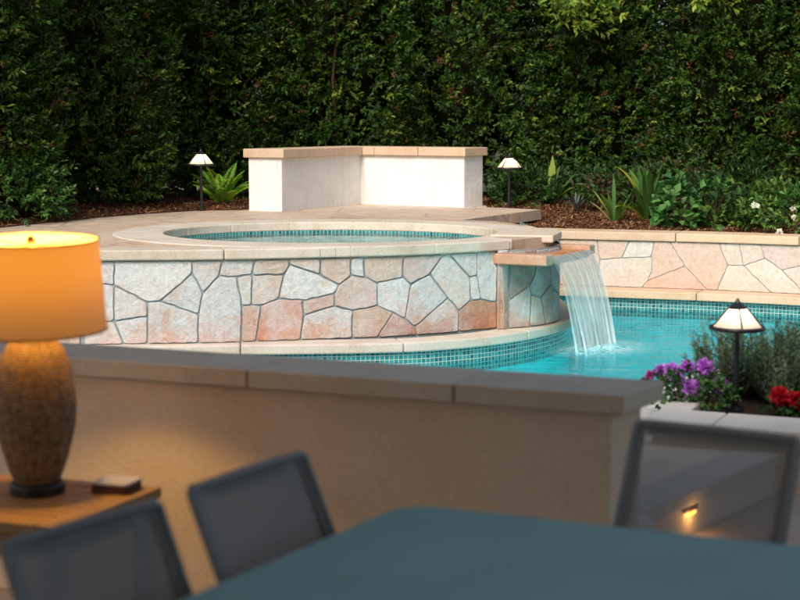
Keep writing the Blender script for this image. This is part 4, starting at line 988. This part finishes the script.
def chair():
    t = thing('patio_chair', '', 'chair', (0, 0, 0), 0, 'dark sling patio chairs around the dining table')
    W = .42; ry = math.tan(R(24)); zt = .84; zs = .43      # backrest top sits over y=0 and leans back; chair faces -y ... seat in front
    yb = lambda z: -(zt - z) * ry
    xh = W / 2 - .012
    # backrest frame: one bent tube
    pts = [(-xh, yb(zs), zs), (-xh, yb(.6), .6), (-xh, yb(.78), .78), (-xh, yb(.832), .832), (-xh + .009, yb(zt), zt), (-xh + .03, yb(zt), zt), (0, yb(zt), zt + .002), (xh - .03, yb(zt), zt), (xh - .009, yb(zt), zt), (xh, yb(.832), .832), (xh, yb(.78), .78), (xh, yb(.6), .6), (xh, yb(zs), zs)]
    mb = MB(); mb.tube(pts, .0095, 10); mb.build('back_frame', M['chair_frame'], t, local=True, smooth=True)
    mb = MB(); n = 12; vs = []
    for j in range(n + 1):
        z = zs + .03 + (zt - .003 - zs - .03) * j / n
        for i in range(n + 1):
            u = i / n; vs.append(((u - .5) * 2 * (xh - .002), yb(z) + .012 * math.sin(math.pi * u) * 1.0, z))
    mb.add(vs, [(j * (n + 1) + i, j * (n + 1) + i + 1, (j + 1) * (n + 1) + i + 1, (j + 1) * (n + 1) + i) for j in range(n) for i in range(n)])
    o = mb.build('backrest', M['sling'], t, local=True, smooth=True)
    # hem, doubled cloth along the edges
    mb = MB(); hem = .020
    for x0, x1 in ((-xh + .006, -xh + .006 + hem), (xh - .006 - hem, xh - .006)):
        mb.add([(x0, yb(zs) - .002, zs + .02), (x1, yb(zs) + .002, zs + .02), (x1, yb(zt - .006) + .002, zt - .006), (x0, yb(zt - .006) - .002, zt - .006)], [(0, 1, 2, 3)])
    mb.add([(-xh + .027, yb(zt - .026) + .006, zt - .026), (xh - .027, yb(zt - .026) + .006, zt - .026), (xh - .027, yb(zt - .006) + .006, zt - .006), (-xh + .027, yb(zt - .006) + .006, zt - .006)], [(0, 1, 2, 3)])
    mb.build('hem', M['hem'], t, local=True)
    y0 = yb(zs); mb = MB(); vs = []
    for j in range(n + 1):
        v = j / n
        for i in range(n + 1):
            u = i / n; vs.append(((u - .5) * 2 * (xh - .006), y0 - .44 * v, zs + .01 - .02 * math.sin(math.pi * u) - .015 * math.sin(math.pi * v)))
    mb.add(vs, [(j * (n + 1) + i, j * (n + 1) + i + 1, (j + 1) * (n + 1) + i + 1, (j + 1) * (n + 1) + i) for j in range(n) for i in range(n)]); mb.build('seat', M['sling'], t, local=True, smooth=True)
    mb = MB(); mb.tube([(-xh, y0, zs), (-xh, y0 - .43, zs), (-xh + .02, y0 - .45, zs), (xh - .02, y0 - .45, zs), (xh, y0 - .43, zs), (xh, y0, zs)], .0125, 10); mb.build('seat_frame', M['chair_frame'], t, local=True, smooth=True)
    for sx in (-1, 1):
        mb = MB(); mb.tube([(sx * xh, y0, zs), (sx * xh * 1.06, y0 + .10, 0)], .0125, 10); mb.build('leg', M['chair_frame'], t, local=True, smooth=True)
        mb = MB(); mb.tube([(sx * xh, y0 - .42, zs), (sx * xh * 1.06, y0 - .46, 0)], .0125, 10); mb.build('leg', M['chair_frame'], t, local=True, smooth=True)
    return t
c0 = chair()
# the top rail runs between these pairs of points; the seat is on the table side
for k, (a, b, lab) in enumerate((((-.409, 3.029), (-.208, 3.375), 'dark sling chair in front of the tan wall, middle of the three chairs'),
                              ((-.664, 2.627), (-.457, 2.924), 'dark sling chair nearest the side table and wicker lamp'),
                              ((.546, 3.742), (.908, 3.504), 'see through grey sling chair in front of the glowing step light'))):
    c = c0 if k == 0 else copy_tree(c0); a = Vector(a); b = Vector(b); m_ = (a + b) / 2; ang = math.atan2(b.y - a.y, b.x - a.x)
    c.location = (m_.x, m_.y, 0); c.rotation_euler.z = ang; c['label'] = lab
    if k == 1: c.scale = (.95, 1, 1)

# ------------------------------------------------------------------ side table
M['wood'] = noisy('teak_wood', (.26, .13, .045), (.36, .20, .075), 5, .45, .3, .002, 40, .4, (.44, .26, .11), (1, 1, 1))
se = Vector((-.945, .327)); sn = Vector((.40, .917)); s0 = Vector((-.666, 4.388))
st = thing('side_table', 'slatted wooden side table carrying the wicker lamp', 'side table', (*(s0 + se * .3 - sn * .24), 0))
sq = lambda a, b: tuple(s0 + se * a - sn * b)      # a to the left, b towards the camera
WD, DP_ = .62, .485
def rect(mb, a0, a1, b0, b1, z0, z1): mb.prism([sq(a0, b0), sq(a1, b0), sq(a1, b1), sq(a0, b1)], z0, z1)
mb = MB(); rect(mb, 0, .07, 0, DP_, .50, .53); rect(mb, WD - .07, WD, 0, DP_, .50, .53); rect(mb, .072, WD - .072, 0, .06, .50, .53); rect(mb, .072, WD - .072, DP_ - .06, DP_, .50, .53)
mb.build('top_frame', M['wood'], st, bevel=.003)
mb = MB(); b = .067
while b < DP_ - .1: rect(mb, .073, WD - .073, b, b + .046, .503, .528); b += .053
mb.build('slats', M['wood'], st, bevel=.002)
mb = MB(); rect(mb, .03, .05, .05, DP_ - .05, .43, .50); rect(mb, WD - .05, WD - .03, .05, DP_ - .05, .43, .50); rect(mb, .05, WD - .05, .03, .05, .43, .50); rect(mb, .05, WD - .05, DP_ - .05, DP_ - .03, .43, .50)
mb.build('apron', M['wood'], st)
for a_ in (.015, WD - .06):
    for b_ in (.015, DP_ - .06): mb = MB(); rect(mb, a_, a_ + .045, b_, b_ + .045, 0, .499); mb.build('leg', M['wood'], st, bevel=.003)
mb = MB(); rect(mb, .04, WD - .04, .04, DP_ - .04, .14, .16); mb.build('shelf', M['wood'], st)

# ------------------------------------------------------------------ coasters
M['coaster_white'] = plain('white_coaster', (.60, .60, .66), .3); M['coaster_red'] = noisy('dark_red_coaster', (.06, .015, .01), (.12, .04, .03), 20, .4, 0)
cs = thing('coaster_stack', 'small stack of dark red coasters with a white top one on the side table', 'coasters', (-.785, 4.345, .5305), R(-18))
for k in range(4):
    mb = MB(); mb.prism(rounded([(-.056 + .001 * k, -.05), (.056, -.05), (.056, .05), (-.056, .05 - .001 * k)], .012, 4), .0005 + k * .0078, .0005 + k * .0078 + .0068)
    mb.build('coaster', M['coaster_white'] if k == 3 else M['coaster_red'], cs, local=True, bevel=.002)

# ------------------------------------------------------------------ table lamp
tl_ = thing('table_lamp', 'lit table lamp with amber drum shade on a woven wicker base', 'lamp', (-1.0, 4.328, .530))
def wicker():
    m, t, b = newmat('woven_wicker'); v = coords(t, 'UV'); f = noise(t, coords(t, 'Object', (1, 1, 1)), 45, 4)
    w1 = N(t, 'ShaderNodeTexBrick', offset=.5); 
    for k, x in (('Scale', 1), ('Mortar Size', .0014), ('Mortar Smooth', .6), ('Brick Width', .015), ('Row Height', .0078)): w1.inputs[k].default_value = x
    w1.inputs['Color1'].default_value = (.55, .36, .18, 1); w1.inputs['Color2'].default_value = (.30, .18, .085, 1); w1.inputs['Mortar'].default_value = (.02, .012, .006, 1)
    t.links.new(v, w1.inputs['Vector']); c = mix(t, w1.outputs['Color'], ramp(t, f, [(.3, (.5,) * 3), (.7, (1.1,) * 3)]), .8, 'MULTIPLY')
    t.links.new(c, b.inputs['Base Color']); b.inputs['Roughness'].default_value = .6
    inv = N(t, 'ShaderNodeMath', operation='SUBTRACT'); inv.inputs[0].default_value = 1; t.links.new(w1.outputs['Fac'], inv.inputs[1]); bump(t, b, inv.outputs[0], .9, .004); return m
prof = catmull([(.056, .030), (.072, .065), (.092, .13), (.106, .20), (.108, .26), (.100, .33), (.083, .385), (.062, .42), (.045, .438)], 10)
mb = MB(); n = 120
vs = []; 
for j, (r, z) in enumerate(prof):
    for i in range(n + 1):
        a = 2 * math.pi * i / n; rr = r + .0022 * math.sin(a * 40 + (math.pi if j % 2 else 0)) + .0018 * math.sin(a * 20); vs.append((rr * math.cos(a), rr * math.sin(a), z))
fs = []; us = []
for j in range(len(prof) - 1):
    for i in range(n):
        k = j * (n + 1) + i; fs.append((k, k + 1, k + n + 2, k + n + 1)); U = .68 / n; us.append([(i * U, prof[j][1]), ((i + 1) * U, prof[j][1]), ((i + 1) * U, prof[j + 1][1]), (i * U, prof[j + 1][1])])
mb.add(vs, fs, uvs=us); mb.build('wicker_body', wicker(), tl_, local=True, smooth=True)
mb = MB(); mb.lathe([(.074, 0), (.076, .004), (.076, .024), (.072, .030), (.02, .031)], n=40); mb.build('foot', M['black'], tl_, local=True, smooth=False, bevel=.002)
M['brass'] = plain('dark_brass', (.25, .15, .06), .35, .8)
mb = MB(); mb.lathe([(.045, .437), (.046, .443), (.012, .450), (.010, .50), (.016, .505), (.016, .53)], n=24); mb.build('neck', M['brass'], tl_, local=True)
def shade_cloth():
    m, t, b = newmat('amber_linen'); v = coords(t, 'UV', (1, 1, 1)); f = noise(t, coords(t, 'UV', (1, 6, 1)), 90, 3); f2 = noise(t, coords(t, 'UV', (6, 1, 1)), 90, 3)
    w_ = mix(t, f, f2, .5); c = mix(t, (.42, .33, .22), (.52, .42, .29), w_); t.links.new(c, b.inputs['Base Color']); b.inputs['Roughness'].default_value = .85; b.inputs['Specular IOR Level'].default_value = .15
    tl = N(t, 'ShaderNodeBsdfTranslucent'); t.links.new(mix(t, (.46, .25, .03), (.58, .33, .05), w_), tl.inputs['Color']); mx = t.nodes.new('ShaderNodeMixShader'); mx.inputs[0].default_value = .072; out = t.nodes['Material Output']
    t.links.new(b.outputs[0], mx.inputs[1]); t.links.new(tl.outputs[0], mx.inputs[2]); t.links.new(mx.outputs[0], out.inputs[0]); return m
zb, zt2 = .452, .698; mb = MB(); n = 72; vs = []; fs = []; us = []
for j in range(2):
    for i in range(n + 1):
        a = 2 * math.pi * i / n; r = (.198, .181)[j]; vs.append((r * math.cos(a), r * math.sin(a), (zb, zt2)[j]))
for i in range(n): fs.append((i, i + 1, n + 2 + i, n + 1 + i)); us.append([(i * .017, 0), ((i + 1) * .017, 0), ((i + 1) * .017, .25), (i * .017, .25)])
mb.add(vs, fs, uvs=us); o = mb.build('lamp_shade', shade_cloth(), tl_, local=True, smooth=True)
for r, z in ((.198, zb), (.181, zt2)): mb = MB(); mb.tube([(r * math.cos(2 * math.pi * i / 64), r * math.sin(2 * math.pi * i / 64), z) for i in range(64)], .0028, 6, closed=True); mb.build('shade_trim', M['brass'], tl_, local=True, smooth=True)
mb = MB()
for k in range(3):
    a = R(30 + 120 * k); mb.tube([(0, 0, zt2 - .018), (.180 * math.cos(a), .180 * math.sin(a), zt2 - .004)], .002, 6)
mb.tube([(0, 0, .53), (0, 0, zt2 - .018)], .003, 6); mb.build('harp', M['brass'], tl_, local=True)
mb = MB(); mb.lathe([(.006, zt2 - .02), (.011, zt2 - .014), (.013, zt2 - .002), (.009, zt2 + .008), (.002, zt2 + .012)], n=16); mb.build('finial', M['brass'], tl_, local=True, smooth=True)
mb = MB(); mb.lathe([(.012, .53), (.028, .56), (.031, .585), (.02, .61), (.003, .62)], n=20); M['bulb2'] = emit('warm_bulb', (1, .62, .22), 12); mb.build('bulb', M['bulb2'], tl_, local=True, smooth=True)
for dx, dy, dz in ((0, 0, .64),):
    pl3 = bpy.data.lights.new('lamp_bulb_light', 'POINT'); pl3.energy = 21.0; pl3.color = (1, .55, .115); pl3.shadow_soft_size = .035
    po3 = bpy.data.objects.new('lamp_bulb_light', pl3); COL.objects.link(po3); po3.parent = tl_; po3.location = (dx, dy, dz)

for o in list(tl_.children):       # the shade sits a little askew on its harp, leaning to the table side
    if o.name.split('.')[0] in ('lamp_shade', 'shade_trim', 'harp', 'finial'):
        o.matrix_local = Matrix.Translation((0, 0, .58)) @ Matrix.Rotation(R(2.0), 4, 'X') @ Matrix.Translation((0, 0, -.58))
# ------------------------------------------------------------------ pool light in the near pool wall, below the water
pgl = thing('pool_light', 'round underwater light in the near pool wall, glowing turquoise through the water', 'pool light', (2.0, 7.5, -.35))
mb = MB(); ring_ = [(2.0 + .11 * math.cos(2 * math.pi * i / 32), 7.50, -.35 + .11 * math.sin(2 * math.pi * i / 32)) for i in range(32)]
mb.tube(ring_, .012, 8, closed=True); mb.build('rim', M['bronze'], pgl, smooth=True)
mb = MB(); mb.add([(x, 7.495, z) for x, y, z in ring_], [tuple(range(32))]); mb.build('lens', emit('pool_lens', (.7, .95, 1), 8), pgl)
ap = bpy.data.lights.new('pool_lamp', 'POINT'); ap.energy = 36; ap.color = (.78, 1, .97); ap.shadow_soft_size = .1
ao = bpy.data.objects.new('pool_lamp', ap); COL.objects.link(ao); ao.parent = pgl; ao.location = (.1, 1.2, -.2)
